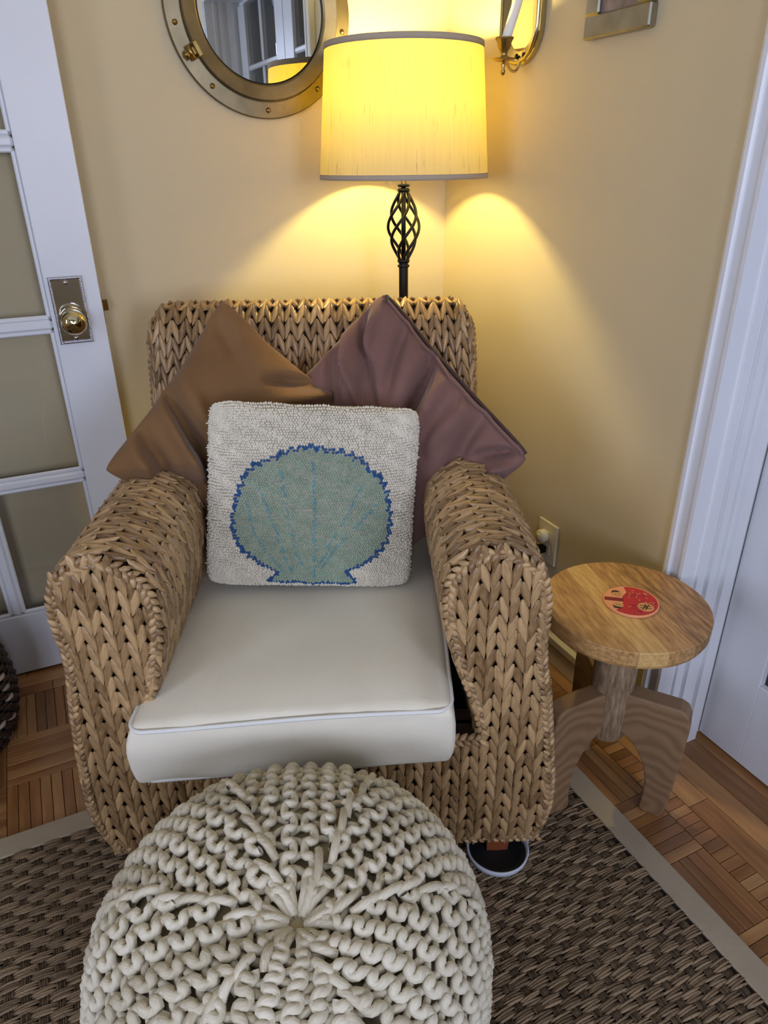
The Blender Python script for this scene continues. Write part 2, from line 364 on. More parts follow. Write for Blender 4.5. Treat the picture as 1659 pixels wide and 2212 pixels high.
for (a, b, z0, z1) in ((XL, -3.2, 0, ZC), (-2.0, -.95, 0, ZC), (-.05, .17, 0, ZC), (-3.2, -2.0, 0, .8), (-3.2, -2.0, 2.2, ZC), (-.95, -.05, 0, .8), (-.95, -.05, 2.2, ZC)): mb.box((a, YR - .12, z0), (b, YR, z1))
S(mb.build('wall_rear', M['wall']))
holed('x', XL - .12, XL, YR, .0, -3.15, -1.55, .8, 2.2, 'wall_left')
S(MB().box((XL, YR, ZC), (.17, .12, ZC + .1)).build('ceiling', M['ceiling']))
def window(name, axis, p, h0, h1, z0, z1):
    w = S(empty(name, (0, 0, 0)))
    def bar(nm, a0, a1, b0, b1, m, d0=-.05, d1=-.01):
        mb = MB(); mb.box((a0, p + d0, b0), (a1, p + d1, b1)) if axis == 'y' else mb.box((p + d0, a0, b0), (p + d1, a1, b1)); mb.build(nm, m, w)
    for a, b in ((h0, h0 + .05), (h1 - .05, h1), ((h0 + h1)/2 - .03, (h0 + h1)/2 + .03)): bar('window_frame', a, b, z0, z1, M['white'])
    for a, b in ((z0, z0 + .05), (z1 - .05, z1), ((z0 + z1)/2 - .02, (z0 + z1)/2 + .02)): bar('window_frame', h0 + .05, h1 - .05, a, b, M['white'], -.045, -.012)
    bar('window_pane', h0 + .05, (h0 + h1)/2 - .03, z0 + .05, z1 - .05, M['winglass'], -.034, -.03); bar('window_pane', (h0 + h1)/2 + .03, h1 - .05, z0 + .05, z1 - .05, M['winglass'], -.034, -.03)
window('window_1', 'y', YR, -3.2, -2.0, .8, 2.2); window('window_3', 'y', YR, -.95, -.05, .8, 2.2); window('window_2', 'x', XL, -3.15, -1.55, .8, 2.2)

# floor: parquet of small oak fingers in squares, strips along the walls
floor = S(MB().box((XL, YR, -.12), (1.2, .12, -.005)).build('floor', M['joint']))
def plank_mesh(lx, ly, m, nm='plank'):
    mb = MB().box((-lx/2 + .0006, -ly/2 + .0006, -.005), (lx/2 - .0006, ly/2 - .0006, 0), 0.0008)
    me = bpy.data.meshes.new(nm); me.from_pydata(mb.v, [], mb.f); me.materials.append(m); return me
BL = .165; FW = BL/7
PM = [plank_mesh(BL, FW, m) for m in M['oak']]; SM = [plank_mesh(.052, FW, m) for m in M['oak']]
def plank(me, x, y, rz, z=0.0):
    o = bpy.data.objects.new('plank', me); o.location = (x, y, z - random.uniform(0, .0004)); o.rotation_euler = (0, 0, rz); return link(o, floor)
far = {k: MB() for k in range(5)}
for i in range(-1, 20):
    for j in range(1, 28):
        x1 = -.102 - i*BL; y1 = -j*BL; cx, cy = x1 - BL/2, y1 - BL/2
        if i < 0: continue
        seen = (cx < -1.12 and cy > -.70 and cx > -1.62) or (cx > -.46 and -1.70 < cy < -.80 and cx > -.30)
        run_y = (i + j) % 2 == 0
        for k in range(7):
            w = random.randrange(5); o = (k - 3)*FW
            px, py = (cx + o, cy) if run_y else (cx, cy + o)
            if seen: plank(PM[w], px, py, math.pi/2 if run_y else 0)
            else:
                d = (FW/2 - .0006, BL/2 - .0006) if run_y else (BL/2 - .0006, FW/2 - .0006)
                far[w].box((px - d[0], py - d[1], -.005), (px + d[0], py + d[1], 0))
for w in far: tag(far[w].build('parquet_field', M['oak'][w], floor), kind='stuff')
for j in range(0, 70):                                       # row of short fingers beside the long border boards
    y = -.16 - (j + .5)*FW
    if y > -1.75: plank(SM[random.randrange(5)], -.0755, y, 0)
xs = [-.0495, .008, .066, .124, .182, .24, .298, .356]
for a, b in zip(xs[:-1], xs[1:]):
    y = -.10 if b < .02 else -.98
    for n in range(6):
        L = random.uniform(.45, .8); w = random.randrange(5)
        if y - L < YR: break
        o = bpy.data.objects.new('plank', plank_mesh(L, b - a, M['oak'][w])); o.location = ((a + b)/2, y - L/2, 0); o.rotation_euler = (0, 0, math.pi/2); link(o, floor); y -= L
for k in range(4):
    x = -.05
    for n in range(5):
        L = random.uniform(.55, .95); w = random.randrange(5)
        o = bpy.data.objects.new('plank', plank_mesh(L, .04, M['oak'][w])); o.location = (x - L/2, -.025 - k*.0395, 0); link(o, floor); x -= L

# skirting
def skirt(name, a, b):
    mb = MB().box(*a).box(*b); return S(mb.build(name, M['ivory'], bevel=.003))
skirt('baseboard_right', ((-.014, -.016, 0), (0, DY0 + .05, .07)), ((-.020, -.016, .068), (0, DY0 + .05, .092)))
skirt('baseboard_back', ((XL, -.014, 0), (0, 0, .07)), ((XL, -.020, .068), (0, 0, .092)))

# door surround on the right wall: casing and moulded jamb
prof = [(-.022, -1.019), (-.026, -1.026), (-.026, -1.034), (-.017, -1.040), (-.017, -1.058), (-.024, -1.062), (-.024, -1.070), (0.02, -1.070), (.02, -1.077), (.035, -1.077), (.035, -1.070), (.05, -1.071), (.05, -1.082), (.07, -1.082), (.072, -1.075), (.095, -1.075), (.095, -1.086), (.126, -1.086), (.128, -1.070), (.168, -1.070), (.168, -1.052), (0, -1.052), (0, -1.019)]
S(MB().prism(prof[::-1], 0, DH).build('trim_1', M['white']))
prof2 = [(x, DY0 + DY1 - y) for x, y in prof]
S(MB().prism(prof2, 0, DH).build('trim_2', M['white']))
S(MB().box((-.022, -1.019, DH), (.168, DY1 - .05, DH + .06)).build('trim_3', M['white']))

def french_door(name, w, label_parts=True, cols=2, stile=.118, rows=5, z0=.19, pitch=.388, h=2.03, m_w=.024, th=.036):
    """leaf in local x (0 = free edge, going to -w), face at local y=0, thickness towards +y"""
    d = S(empty(name)); pw = (w - 2*stile - (cols - 1)*m_w)/cols; ztop = z0 + rows*pitch - m_w
    MB().box((-stile, 0, .006), (0, th, h), .0015).build('stile', M['white'], d); MB().box((-w, 0, .006), (-w + stile, th, h), .0015).build('stile', M['white'], d)
    MB().box((-w + stile, 0, .006), (-stile, th, z0), .0015).build('rail', M['white'], d); MB().box((-w + stile, 0, ztop), (-stile, th, h), .0015).build('rail', M['white'], d)
    for r in range(rows - 1):
        z = z0 + (r + 1)*pitch - m_w
        MB().box((-w + stile, .004, z), (-stile, th - .004, z + m_w), .006).build('muntin', M['white'], d)
    for c in range(cols - 1):
        x = -stile - (c + 1)*pw - c*m_w
        for r in range(rows):
            MB().box((x - m_w, .005, z0 + r*pitch), (x, th - .005, z0 + (r + 1)*pitch - m_w), .006).build('muntin', M['white'], d)
    for c in range(cols):
        x = -stile - c*(pw + m_w)
        for r in range(rows):
            a, b = z0 + r*pitch, z0 + (r + 1)*pitch - m_w
            MB().box((x - pw + .001, th/2 - .002, a + .001), (x - .001, th/2 + .002, b - .001)).build('pane', M['glass'], d)
            bd = MB()                                                       # glazing bead around the pane, front side
            for q in (((x - pw, .006, a), (x, .014, a + .011)), ((x - pw, .006, b - .009), (x, .014, b)), ((x - pw, .006, a), (x - pw + .010, .014, b)), ((x - .010, .006, a), (x, .014, b))): bd.box(*q, .003)
            bd.build('glazing_bead', M['white'], d)
    return d
door = french_door('door_1', .72); door.location = (-.990, -.075, 0); door.rotation_euler = (0, 0, math.radians(-1.2))
# lock plate with rope edge, knob and latch on the open leaf
pl = MB().box((-.109, -.004, .908), (-.035, 0, 1.062), .001).build('lock_plate', M['chrome'], door)
def rope(path, r, pitch):
    P, L = resample(np.array(path, float), step=pitch); out = []
    for i in range(len(P) - 1):
        T = P[i + 1] - P[i]; T /= np.linalg.norm(T); X = np.cross(T, np.array([0, -1., 0])); out.append(frame(P[i], T*.8 + X*.7, np.array([0, -1., 0]), r*1.3, r*3.2, r*1.5))
    return out
ro = []
cr4 = [(-.106, -.005, .911), (-.106, -.005, 1.059), (-.038, -.005, 1.059), (-.038, -.005, .911), (-.106, -.005, .911)]
for a, b in zip(cr4[:-1], cr4[1:]): ro += rope([a, b], .0032, .0042)
stack('rope_edge', ro, M['chrome'], pl, (CV, CF, CUV))
kn = MB().lathe([(.0, 0), (.026, 0), (.027, .004), (.020, .008), (.012, .012), (.011, .026), (.016, .031), (.024, .036), (.0285, .046), (.0285, .054), (.024, .063), (.014, .069), (0, .071)], 40).build('door_knob', mat('knob_nickel', (205, 190, 150), .05, 1.0), door, True)
kn.location = (-.072, -.004, .966); kn.rotation_euler = (math.pi/2, 0, 0)
for z in (1.049, .921):
    sc = MB().lathe([(.0055, 0), (.005, .0025), (0, .003)], 14).build('screw', M['chrome'], pl, True); sc.location = (-.072, -.004, z); sc.rotation_euler = (math.pi/2, 0, 0)
MB().box((-.001, .006, .945), (.0015, .030, 1.02)).build('latch_plate', M['chrome'], door); MB().prism([(.0, .012), (.014, .018), (.014, .026), (0, .028)], .975, 1.0).build('latch_bolt', M['brass'], door)
door2 = french_door('door_2', .735, stile=.118, z0=.235, pitch=.38); door2.location = (.150, DY0 - .003, 0); door2.rotation_euler = (0, 0, math.radians(90)); door2.scale = (1, -1, 1)
door3 = french_door('door_3', .735, stile=.118, z0=.235, pitch=.38); door3.location = (.150, DY1 + .003, 0); door3.rotation_euler = (0, 0, math.radians(-90))
# leaves hang with their face towards the room
door2.rotation_euler = (0, 0, math.radians(90)); door2.scale = (1, 1, 1); door2.location = (.186, DY0 - .003, 0)
door3.rotation_euler = (0, 0, math.radians(90)); door3.location = (.186, DY0 - .003 - .742, 0)

# ================================================================== ARMCHAIR
CH = Vector((-.827, -1.023, 0)); CA = math.radians(-24); SHR = .024       # the arms lean a touch to one side
chair = empty('wicker_armchair', CH, CA)
tag(chair, 'deep armchair of plaited golden water hyacinth with rolled arms and braided edges', 'armchair')
half = [(.423, .060), (.443, .14), (.446, .22), (.440, .29), (.427, .42), (.412, .52), (.408, .60), (.408, .65), (.394, .70), (.362, .730), (.322, .742), (.282, .731), (.248, .700), (.236, .655), (.240, .59), (.262, .50), (.285, .43), (.300, .36)]
arm_c = crom(half, 6); arm_c = np.vstack([arm_c, [[.300, .065]]])
arm_path, arm_len = resample(arm_c, n=160)
def arm_pt(t):
    x = np.clip(t/arm_len*159, 0, 159); i = min(int(x), 158); f = x - i; return arm_path[i]*(1 - f) + arm_path[i + 1]*f
def bow(z): return .011*max(0, (.24 - z)/.16)**2           # the front tucks under towards the floor
outline = [(x, z) for x, z in arm_c[:-1]] + [(.292, .345), (-.292, .345)] + [(-x, z) for x, z in arm_c[:-1][::-1]]
AV0, AV1 = .006, .80
strand_far = []
panel = None
for sx in (1, -1):
    pts = arm_path[::4]; ctr = np.array([.345, .42]); Vv = []; Ff = []
    n = len(pts); ring = []
    for v in (AV0 + .006, .3, .55, AV1):
        for p in pts:
            d = p - np.array([np.clip(p[0], .335, .36), np.clip(p[1], .1, .66)]); d = d/max(np.linalg.norm(d), 1e-6)
            q = p - d*.006; Vv.append((sx*q[0] - SHR*q[1], v + bow(q[1]), q[1]))
    for i in range(3):
        for k in range(n - 1):
            f = (i*n + k, i*n + k + 1, (i + 1)*n + k + 1, (i + 1)*n + k); Ff.append(f if sx > 0 else f[::-1])
    Ff.append(tuple(range(n)) if sx < 0 else tuple(range(n))[::-1]); Ff.append(tuple(3*n + k for k in range(n)) if sx > 0 else tuple(3*n + k for k in range(n))[::-1])
    arm = mesh('arm', Vv, Ff, M['core'], chair, False)
    def surf(s, t, sx=sx):
        p = arm_pt(t); return np.array([sx*p[0] - SHR*p[1], s + bow(p[1])*max(0, 1 - s*4), p[1]])
    ml = weave(surf, .012, AV1, .0, arm_len, .0335, .036) if sx < 0 else weave(lambda s, t: surf(-s, t), -AV1, -.012, .0, arm_len, .0335, .036)
    stack('woven_strands', ml, M['hyacinth'], arm, kind='stuff')
    bp = [(-SHR*p[1] + sx*(p[0] + .006*np.sign(.335 - p[0])*(1 if p[1] < .70 else .6)), .0 + bow(p[1]) - .001, p[1] - (.006 if p[1] > .69 else 0)) for p in arm_c[:-1]]
    stack('braid', braid(bp, [(sx*.45*(1 if i < len(bp)*.45 else -1), -1, .35) for i in range(len(bp))], .0205), M['hyacinth'], arm)
# front: apron and both arm faces, one continuous weave
fv = []; panel_poly = [(x, z) for x, z in outline]
mbp = MB().box((-.315, .050, .105), (.315, .09, .335)).box((-.315, .012, .20), (.315, .06, .335))
panel = mbp.build('front_panel', M['core'], chair)
def keep_front(s, t):
    p = (s - SHR*t, -t); return inpoly(p, outline) and dpoly(p, outline) > .005
front = weave(lambda s, t: np.array([s, bow(-t) + .003, -t]), -.448, .448, -.745, -.058, .0345, .0345, keep_front, .0200)
front = [m for m in front]
Rz = np.array(Matrix.Rotation(CA, 4, 'Z')); 
def px_size(m):
    P = (Rz @ m)[:3, 3] + np.array(CH); return np.linalg.norm(P - CAM)
vis = sorted(front, key=lambda m: px_size(m) + (10 if (abs(m[0, 3]) < .27) else 0))      # the middle hides behind the pouf and cushion
SME = []
for k in range(6):
    me = bpy.data.meshes.new('strand'); me.from_pydata(SV.tolist(), [], SF.tolist()); me.materials.append(M['hyacinth'])
    me.polygons.foreach_set('use_smooth', np.ones(len(SF), dtype=bool))
    l = me.uv_layers.new(name='UVMap'); l.data.foreach_set('uv', SUV.astype(np.float32).ravel())
    a = me.attributes.new('rnd', 'FLOAT', 'POINT'); a.data.foreach_set('value', np.full(len(SV), (k + .5)/6, dtype=np.float32)); SME.append(me)
for m in vis[:300]:
    o = bpy.data.objects.new('strand', SME[random.randrange(6)]); link(o, panel); o.matrix_local = Matrix(m.tolist())
stack('woven_strands', vis[300:], M['hyacinth'], panel, kind='stuff')
bt = [(x, -.002, .343) for x in np.linspace(-.298, .298, 40)]
stack('braid', braid(bt, [(0, -.8, .7)]*40, .0205), M['hyacinth'], panel)
bt = [(x, bow(.062) - .002, .060) for x in np.linspace(-.428, .428, 60)]
stack('braid', braid(bt, [(0, -1, -.1)]*60, .018), M['hyacinth'], panel)
# backrest
bprof = crom([(.575, .28), (.600, .45), (.622, .62), (.640, .78), (.655, .88), (.668, .945), (.692, .985), (.728, 1.000), (.768, .985), (.790, .945), (.800, .88), (.805, .6), (.81, .30), (.81, .09)], 8)
back_path, back_len = resample(bprof, n=140)
def back_pt(t):
    x = np.clip(t/back_len*139, 0, 139); i = min(int(x), 138); f = x - i; return back_path[i]*(1 - f) + back_path[i + 1]*f
BC, BW = -.026, .372
def back_w(z): return BW + .016*max(0, min(1, (1.0 - z)/.3))
def bsurf(s, t):
    p = back_pt(t); c = np.array([.72, min(p[1], .92)]); e = max(0, abs(s) - .88)/.12; k = 1 - .55*e*e*(1 if p[1] > .3 else 0)
    q = c + (p - c)*(k if p[1] > .85 else 1); q[0] = .72 + (p[0] - .72)*(1 - .5*e*e)
    return np.array([BC + s*back_w(p[1]), q[0], q[1]])
Vv = []; Ff = []; ss = np.linspace(-1, 1, 25); pts_t = np.linspace(0, back_len, 60)
for t in pts_t:
    for s in ss:
        p = bsurf(s*.985, t); c = np.array([p[0], .72, min(p[2], .92)]); d = p - c; d /= max(np.linalg.norm(d), 1e-6); Vv.append(tuple(p - d*.007))
for i in range(59):
    for k in range(24): Ff.append((i*25 + k, i*25 + k + 1, (i + 1)*25 + k + 1, (i + 1)*25 + k))
Ff.append(tuple(i*25 for i in range(60))); Ff.append(tuple(i*25 + 24 for i in range(59, -1, -1)))
backrest = mesh('backrest', Vv, Ff, M['core'], chair, False)
ml = weave(lambda s, t: bsurf(s/BW, -t), -BW, BW, -back_len, -.0, .0300, .0345, None, .0175)
ml = [m for m in ml]
for m in ml: m[:3, :3] = m[:3, :3] @ np.diag([1, 1, 1])
stack('woven_strands', ml, M['hyacinth'], backrest, kind='stuff')
for sx in (1, -1):
    e = [tuple(bsurf(sx*1.0, t) + np.array([sx*.004, 0, 0])) for t in np.linspace(.0, back_len*.75, 80)]
    stack('braid', braid(e, [(sx, -.5, .3)]*80, .020), M['hyacinth'], backrest)
    # woven side of the back slab
    for row in range(1):
        ws = []
        for z in np.arange(.12, .95, .036):
            for f in (.25, .5, .75):
                f0 = np.interp(z, [.28, .62, .945], [.575, .622, .672]); vv = f0 + (.80 - f0)*f
                ws.append(frame(np.array([BC + sx*(back_w(z) - .004), vv, z]), np.array([0, .3*(1 if f != .5 else -1), 1.]), np.array([sx, 0, 0.]), .05, .06, .014))
        stack('woven_strands', ws, M['hyacinth'], backrest, kind='stuff')
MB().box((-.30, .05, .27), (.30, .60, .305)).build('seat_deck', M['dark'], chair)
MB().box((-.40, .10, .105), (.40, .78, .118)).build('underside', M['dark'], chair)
for (x, y) in ((.348, .044), (-.348, .044), (.34, .72), (-.34, .72)):
    MB().lathe([(0, .012), (.030, .012), (.036, .09), (0, .09)], 4).build('leg', M['terra'], chair).location = (x, y, 0)
for o in chair.children:
    if o.name.startswith('leg'): o.rotation_euler = (0, 0, math.pi/4)

# furniture cups under the front legs
for (x, y, lab) in ((.348, .022, 'black furniture cup with pale rim under the chair leg nearest the side table'), (-.348, .022, 'black furniture cup with pale rim mostly hidden behind the knitted pouf')):
    w = CH + Matrix.Rotation(CA, 3, 'Z') @ Vector((x, y, 0))
    c = empty('furniture_cup', (w.x, w.y, .0095)); tag(c, lab, 'furniture cup', 'furniture cups under the armchair')
    MB().lathe([(0, 0), (.052, 0), (.058, .006), (.056, .010), (.046, .006), (0, .0025)], 40).build('dish', M['cupblack'], c, True)
    MB().lathe([(.0575, .002), (.0625, .004), (.0645, .016), (.062, .018), (.058, .010)], 48, close=True).build('rim', M['cupwhite'], c, True)
    if x > 0: MB().box((.056, -.012, .001), (.074, .012, .014), .003).build('grip_tab', M['cupwhite'], c)

# ------------------------------------------------------------------ seat cushion
def rbox(h, r, n=(26, 26, 8)):
    """rounded box surface grid: points on a cube mapped to a rounded box, outward quads"""
    V = []; F = []; idx = {}
    def vid(p):
        k = tuple(np.round(p, 5))
        if k not in idx: idx[k] = len(V); V.append(p)
        return idx[k]
    for ax in range(3):
        u, w = (ax + 1) % 3, (ax + 2) % 3
        gu = np.sin(np.linspace(-1, 1, n[u] + 1)*math.pi/2); gw = np.sin(np.linspace(-1, 1, n[w] + 1)*math.pi/2)
        for sg in (-1, 1):
            for i in range(n[u]):
                for j in range(n[w]):
                    q = []
                    for a, b in ((i, j), (i + 1, j), (i + 1, j + 1), (i, j + 1)):
                        p = [0, 0, 0]; p[ax] = sg; p[u] = gu[a]; p[w] = gw[b]; q.append(vid(p))
                    F.append(tuple(q) if sg > 0 else tuple(q[::-1]))
    P = np.array(V); H = np.array(h); X = P*H; I = np.clip(X, -(H - r), H - r); D = X - I; L = np.linalg.norm(D, axis=1, keepdims=True)
    return P, I + D/np.maximum(L, 1e-9)*r, F
def quad(c, a, b): return c[0]*(1 - a)*(1 - b) + c[1]*a*(1 - b) + c[2]*a*b + c[3]*(1 - a)*b
SC = [np.array(q) for q in ((-.320, -.068), (.238, -.036), (.262, .60), (-.285, .60))]
def seat_xy(x, y): return quad(SC, (x + 1)/2, (y + 1)/2)
P0, Xr, Fc = rbox((1, 1, .068), .045, (40, 40, 10))
Vc = []
for (px, py, pz), (x, y, z) in zip(P0, Xr):
    zz = z/.068; bul = 1 + .020*(1 - zz*zz)
    a = seat_xy(np.clip(x, -1, 1)*bul, np.clip(y, -1, 1)*bul)
    e = (1 - min(1, abs(x))**4)*(1 - min(1, abs(y))**4)
    Z = .384 + z + (.022*e if z > 0 else 0)
    if z > 0: Z += .0060*noise.noise(Vector((a[0]*7, a[1]*5, 1.3))) + .0045*noise.noise(Vector((a[0]*26, a[1]*4, 4)))*max(0, 1 - (y + 1)*.9)
    if z <= 0 or abs(zz) < .9:
        a = a + np.array([0, .007*noise.noise(Vector((a[0]*7, z*55, 2.2)))]); Z += .005*noise.noise(Vector((a[0]*6, z*20, 7)))*(1 if z < 0 else 0)
    Vc.append((a[0], a[1], Z))
seat = empty('seat_cushion', CH, CA); tag(seat, 'thick off-white cotton seat cushion with piped edge lying in the armchair', 'cushion')
mesh('cover', Vc, Fc, M['cotton'], seat)
def rrect(k, n=12, r=.10):
    out = []
    for cx, cy, a0 in ((k - r, k - r, 0), (-k + r, k - r, 90), (-k + r, -k + r, 180), (k - r, -k + r, 270)):
        for i in range(n + 1):
            a = math.radians(a0 + 90*i/n); out.append((cx + r*math.cos(a), cy + r*math.sin(a)))
    return out
for zt, k in ((.4455, .993), (.330, .982)):
    pr = []
    R = rrect(k); 
    for i in range(len(R)):
        a, b = np.array(R[i]), np.array(R[(i + 1) % len(R)]); m = 12 if np.linalg.norm(b - a) > .3 else 1
        for j in range(m): q = a + (b - a)*j/m; s = seat_xy(*q); pr.append((s[0], s[1], zt + .003*math.sin(q[0]*3 + 1)*(1 if q[1] < 0 else 0)))
    MB().tube(pr, .0042, 7, closed=True).build('piping', M['piping'], seat, True)

# ------------------------------------------------------------------ pillows
def pillow_grid(C, T, n=64, pinch=.05, wob=0.0, wr=None, p=2.3, q=.45):
    """C: four corners (a=0,b=0),(1,0),(1,1),(0,1); T front/back thickness; returns front, back grids"""
    C = [np.array(c, float) for c in C]; ctr = sum(C)/4; nrm = np.cross(C[1] - C[3], C[2] - C[0]); nrm /= np.linalg.norm(nrm)
    fr = np.zeros((n + 1, n + 1, 3)); bk_ = fr.copy(); sh = np.zeros((n + 1, n + 1))
    for i in range(n + 1):
        for j in range(n + 1):
            a, b = (1 - math.cos(math.pi*i/n))/2*.35 + i/n*.65, (1 - math.cos(math.pi*j/n))/2*.35 + j/n*.65
            x, y = 2*a - 1, 2*b - 1
            x2 = x*(1 - pinch*(1 - y*y)); y2 = y*(1 - pinch*(1 - x*x))
            f_ = 1 - .055*(abs(x)*abs(y))**7; x2 *= f_; y2 *= f_
            x2 += wob*noise.noise(Vector((y*3, x*1.5, 2.5)))*(1 - y*y); y2 += wob*noise.noise(Vector((x*3, y*1.5, 8.5)))*(1 - x*x)
            B = quad(C, (x2 + 1)/2, (y2 + 1)/2); s = max(0, (1 - abs(x)**p)*(1 - abs(y)**p))**q
            w = wr(a, b)*min(1, s*2.5) if wr else 0
            fr[i, j] = B + nrm*(T[0]*s + w); bk_[i, j] = B - nrm*(T[1]*s + w*.5); sh[i, j] = s
    return fr, bk_, nrm
def grid_mesh(name, fr, bk_, m, parent):
    n = fr.shape[0]; V = np.vstack([fr.reshape(-1, 3), bk_.reshape(-1, 3)]); F = []
    for i in range(n - 1):
        for j in range(n - 1):
            a, b, c, d = i*n + j, (i + 1)*n + j, (i + 1)*n + j + 1, i*n + j + 1
            F.append((a, b, c, d)); o = n*n; F.append((o + a, o + d, o + c, o + b))
    def edge(ids):
        for a, b in zip(ids[:-1], ids[1:]): F.append((a, a + n*n, b + n*n, b))
    edge([i*n for i in range(n)]); edge([(n - 1)*n + j for j in range(n)]); edge([i*n + n - 1 for i in range(n - 1, -1, -1)]); edge([j for j in range(n - 1, -1, -1)])
    return mesh(name, V, F, m, parent)
def folds(lines, seed, amp=.006):
    """lines: (a0,b0,a1,b1,width,height) creases in pillow coordinates"""
    def f(a, b):
        h = amp*noise.noise(Vector((a*3.1 + seed, b*3.1, seed))) + amp*.5*noise.noise(Vector((a*8 + seed, b*7, seed*2)))
        for a0, b0, a1, b1, w, k in lines:
            dx, dy = a1 - a0, b1 - b0; t = max(0, min(1, ((a - a0)*dx + (b - b0)*dy)/(dx*dx + dy*dy))); d = math.hypot(a - a0 - t*dx, b - b0 - t*dy)
            h += 2.2*k*math.exp(-(d/w)**2)*math.sin(math.pi*min(1, max(0, .12 + .88*t)))
        return h
    return f
# a runs T->L? corners in order: bottom, right, top, left
tanp = empty('throw_pillow', CH, CA); tag(tanp, 'plain tan velvet throw pillow standing on its corner against the chair back', 'pillow', 'velvet pillows in the armchair')
B_, R_, T_, L_ = (-.13, .47, .462), (.085, .53, .80), (-.205, .595, 1.046), (-.422, .29, .768)
fr, bk_, _n = pillow_grid([B_, R_, T_, L_], (.070, .050), pinch=.085, wob=.012, wr=folds([(.46, 1.0, .12, .35, .034, -.024), (.40, 1.0, .06, .40, .030, .016), (.26, 1.0, .02, .55, .035, -.016), (.18, 1., .0, .7, .03, .010), (.55, 1., .25, .35, .04, .012), (.9, 1., .75, .7, .05, -.008), (.92, .08, .62, .42, .030, -.020), (1.0, .20, .72, .52, .026, .018), (.88, .0, .50, .34, .03, .016), (.98, .32, .78, .62, .03, -.014), (.05, .95, .35, .55, .05, .010), (.02, .75, .30, .42, .04, -.010), (.95, .02, .70, .22, .02, .020), (.97, .1, .72, .3, .018, -.018)], 1.7, .008))
grid_mesh('cover', fr, bk_, M['tan'], tanp)
mauv = empty('throw_pillow', CH, CA); tag(mauv, 'mauve velvet throw pillow with a zipped edge standing on its corner', 'pillow', 'velvet pillows in the armchair')
B_, R_, T_, L_ = (.165, .455, .462), (.428, .315, .762), (.136, .585, 1.054), (-.10, .575, .82)
fr, bk_, _n = pillow_grid([B_, R_, T_, L_], (.072, .050), pinch=.05, wob=.012, wr=folds([(1., .62, .52, .42, .030, -.020), (1., .50, .50, .34, .028, .018), (1., .80, .62, .60, .028, -.014), (1., .28, .60, .16, .03, -.014), (1., .06, .8, .16, .022, -.016), (.95, .0, .75, .10, .02, .014), (.80, 1.0, .52, .55, .030, -.014), (.68, 1., .45, .6, .026, .012), (.95, .95, .55, .75, .030, .012), (.85, .98, .45, .62, .024, -.012), (.75, 1.0, .35, .66, .03, .012), (.98, .6, .6, .45, .035, -.010), (1., .35, .62, .30, .04, .011), (.9, .12, .55, .22, .04, -.008), (.5, .98, .25, .70, .03, -.010)], 5.2, .008))
grid_mesh('cover', fr, bk_, M['mauve'], mauv)
n = fr.shape[0]; ed = [tuple(fr[n - 1, j]*.5 + bk_[n - 1, j]*.5 + np.array([.003, -.004, .002])) for j in range(3, n - 2)]
MB().tube(ed, .0042, 6).build('zipper', M['zip'], mauv, True)
ed = [tuple(np.array(fr[n - 2, j]) + np.array([.001, -.004, .004])) for j in range(3, n - 2)]
MB().tube(ed, .0036, 6).build('seam_piping', M['mauve'], mauv, True)
e0 = np.array(ed[-3]); MB().box(tuple(e0 + [-.002, -.010, -.006]), tuple(e0 + [.006, -.006, .010]), .001).build('zip_pull', M['chrome'], mauv)

# hooked pillow with the scallop shell
shp = empty('hooked_pillow', CH, CA); tag(shp, 'cream looped wool pillow with a sage green scallop shell outlined in blue', 'pillow')
PC = [(-.252, .315, .497), (.184, .325, .472), (.206, .342, .868), (-.205, .342, .893)]
fr, bk_, nrm = pillow_grid(PC, (.050, .045), n=40, pinch=.02, p=4, q=.5)
grid_mesh('backing', fr, bk_, M['pillow_base'], shp)
ZC4 = [np.array(q, float) for q in ((50, 1385), (1500, 1420), (1605, 140), (85, 70))]
SHELL = [(545, 1290), (610, 1195), (490, 1110), (380, 1010), (310, 890), (312, 800), (345, 690), (410, 550), (480, 490), (600, 450), (700, 400), (800, 380), (920, 400), (1030, 430), (1120, 470), (1190, 555), (1240, 570), (1290, 660), (1310, 760), (1325, 820), (1300, 960), (1250, 1020), (1150, 1110), (1000, 1190), (1040, 1240), (1070, 1310), (1000, 1335), (870, 1312), (790, 1340), (730, 1300), (640, 1310)]
zz, _l = resample(np.array(SHELL + [SHELL[0]], float), step=30); cs = np.array([815, 860.])
for i in range(len(zz)):
    if 0 < i < len(zz) - 1 and zz[i][1] < 1100: d = zz[i] - cs; zz[i] = zz[i] + d/np.linalg.norm(d)*(13 if i % 2 else -13)
SH = zz[:-1]
RIBS = [[(832, 470), (832, 850), (815, 1250)], [(640, 530), (670, 780), (745, 1130)], [(485, 600), (560, 770), (690, 1180)], [(1130, 610), (950, 920), (840, 1150)], [(1215, 740), (980, 970), (850, 1170)], [(420, 720), (460, 900), (640, 1180)]]
def pil_at(g, a, b):
    n = g.shape[0] - 1; x, y = np.clip(a*n, 0, n - 1e-6), np.clip(b*n, 0, n - 1e-6); i, j = int(x), int(y); f, h = x - i, y - j
    return g[i, j]*(1 - f)*(1 - h) + g[i + 1, j]*f*(1 - h) + g[i + 1, j + 1]*f*h + g[i, j + 1]*(1 - f)*h
LV, LF, LU = [], [], []
for t, w, z in ((0, 1.0, 0.0), (.5, .95, .55), (.8, .6, .92)):
    for k in range(6): a = math.pi*k/3; LV.append((.5*w*math.cos(a), .5*w*math.sin(a), z))
LV.append((0, 0, 1.0)); LV = np.array(LV)
LQ = [(i*6 + k, i*6 + (k + 1) % 6, (i + 1)*6 + (k + 1) % 6, (i + 1)*6 + k) for i in range(2) for k in range(6)]; LT = [(12 + k, 12 + (k + 1) % 6, 18) for k in range(6)]
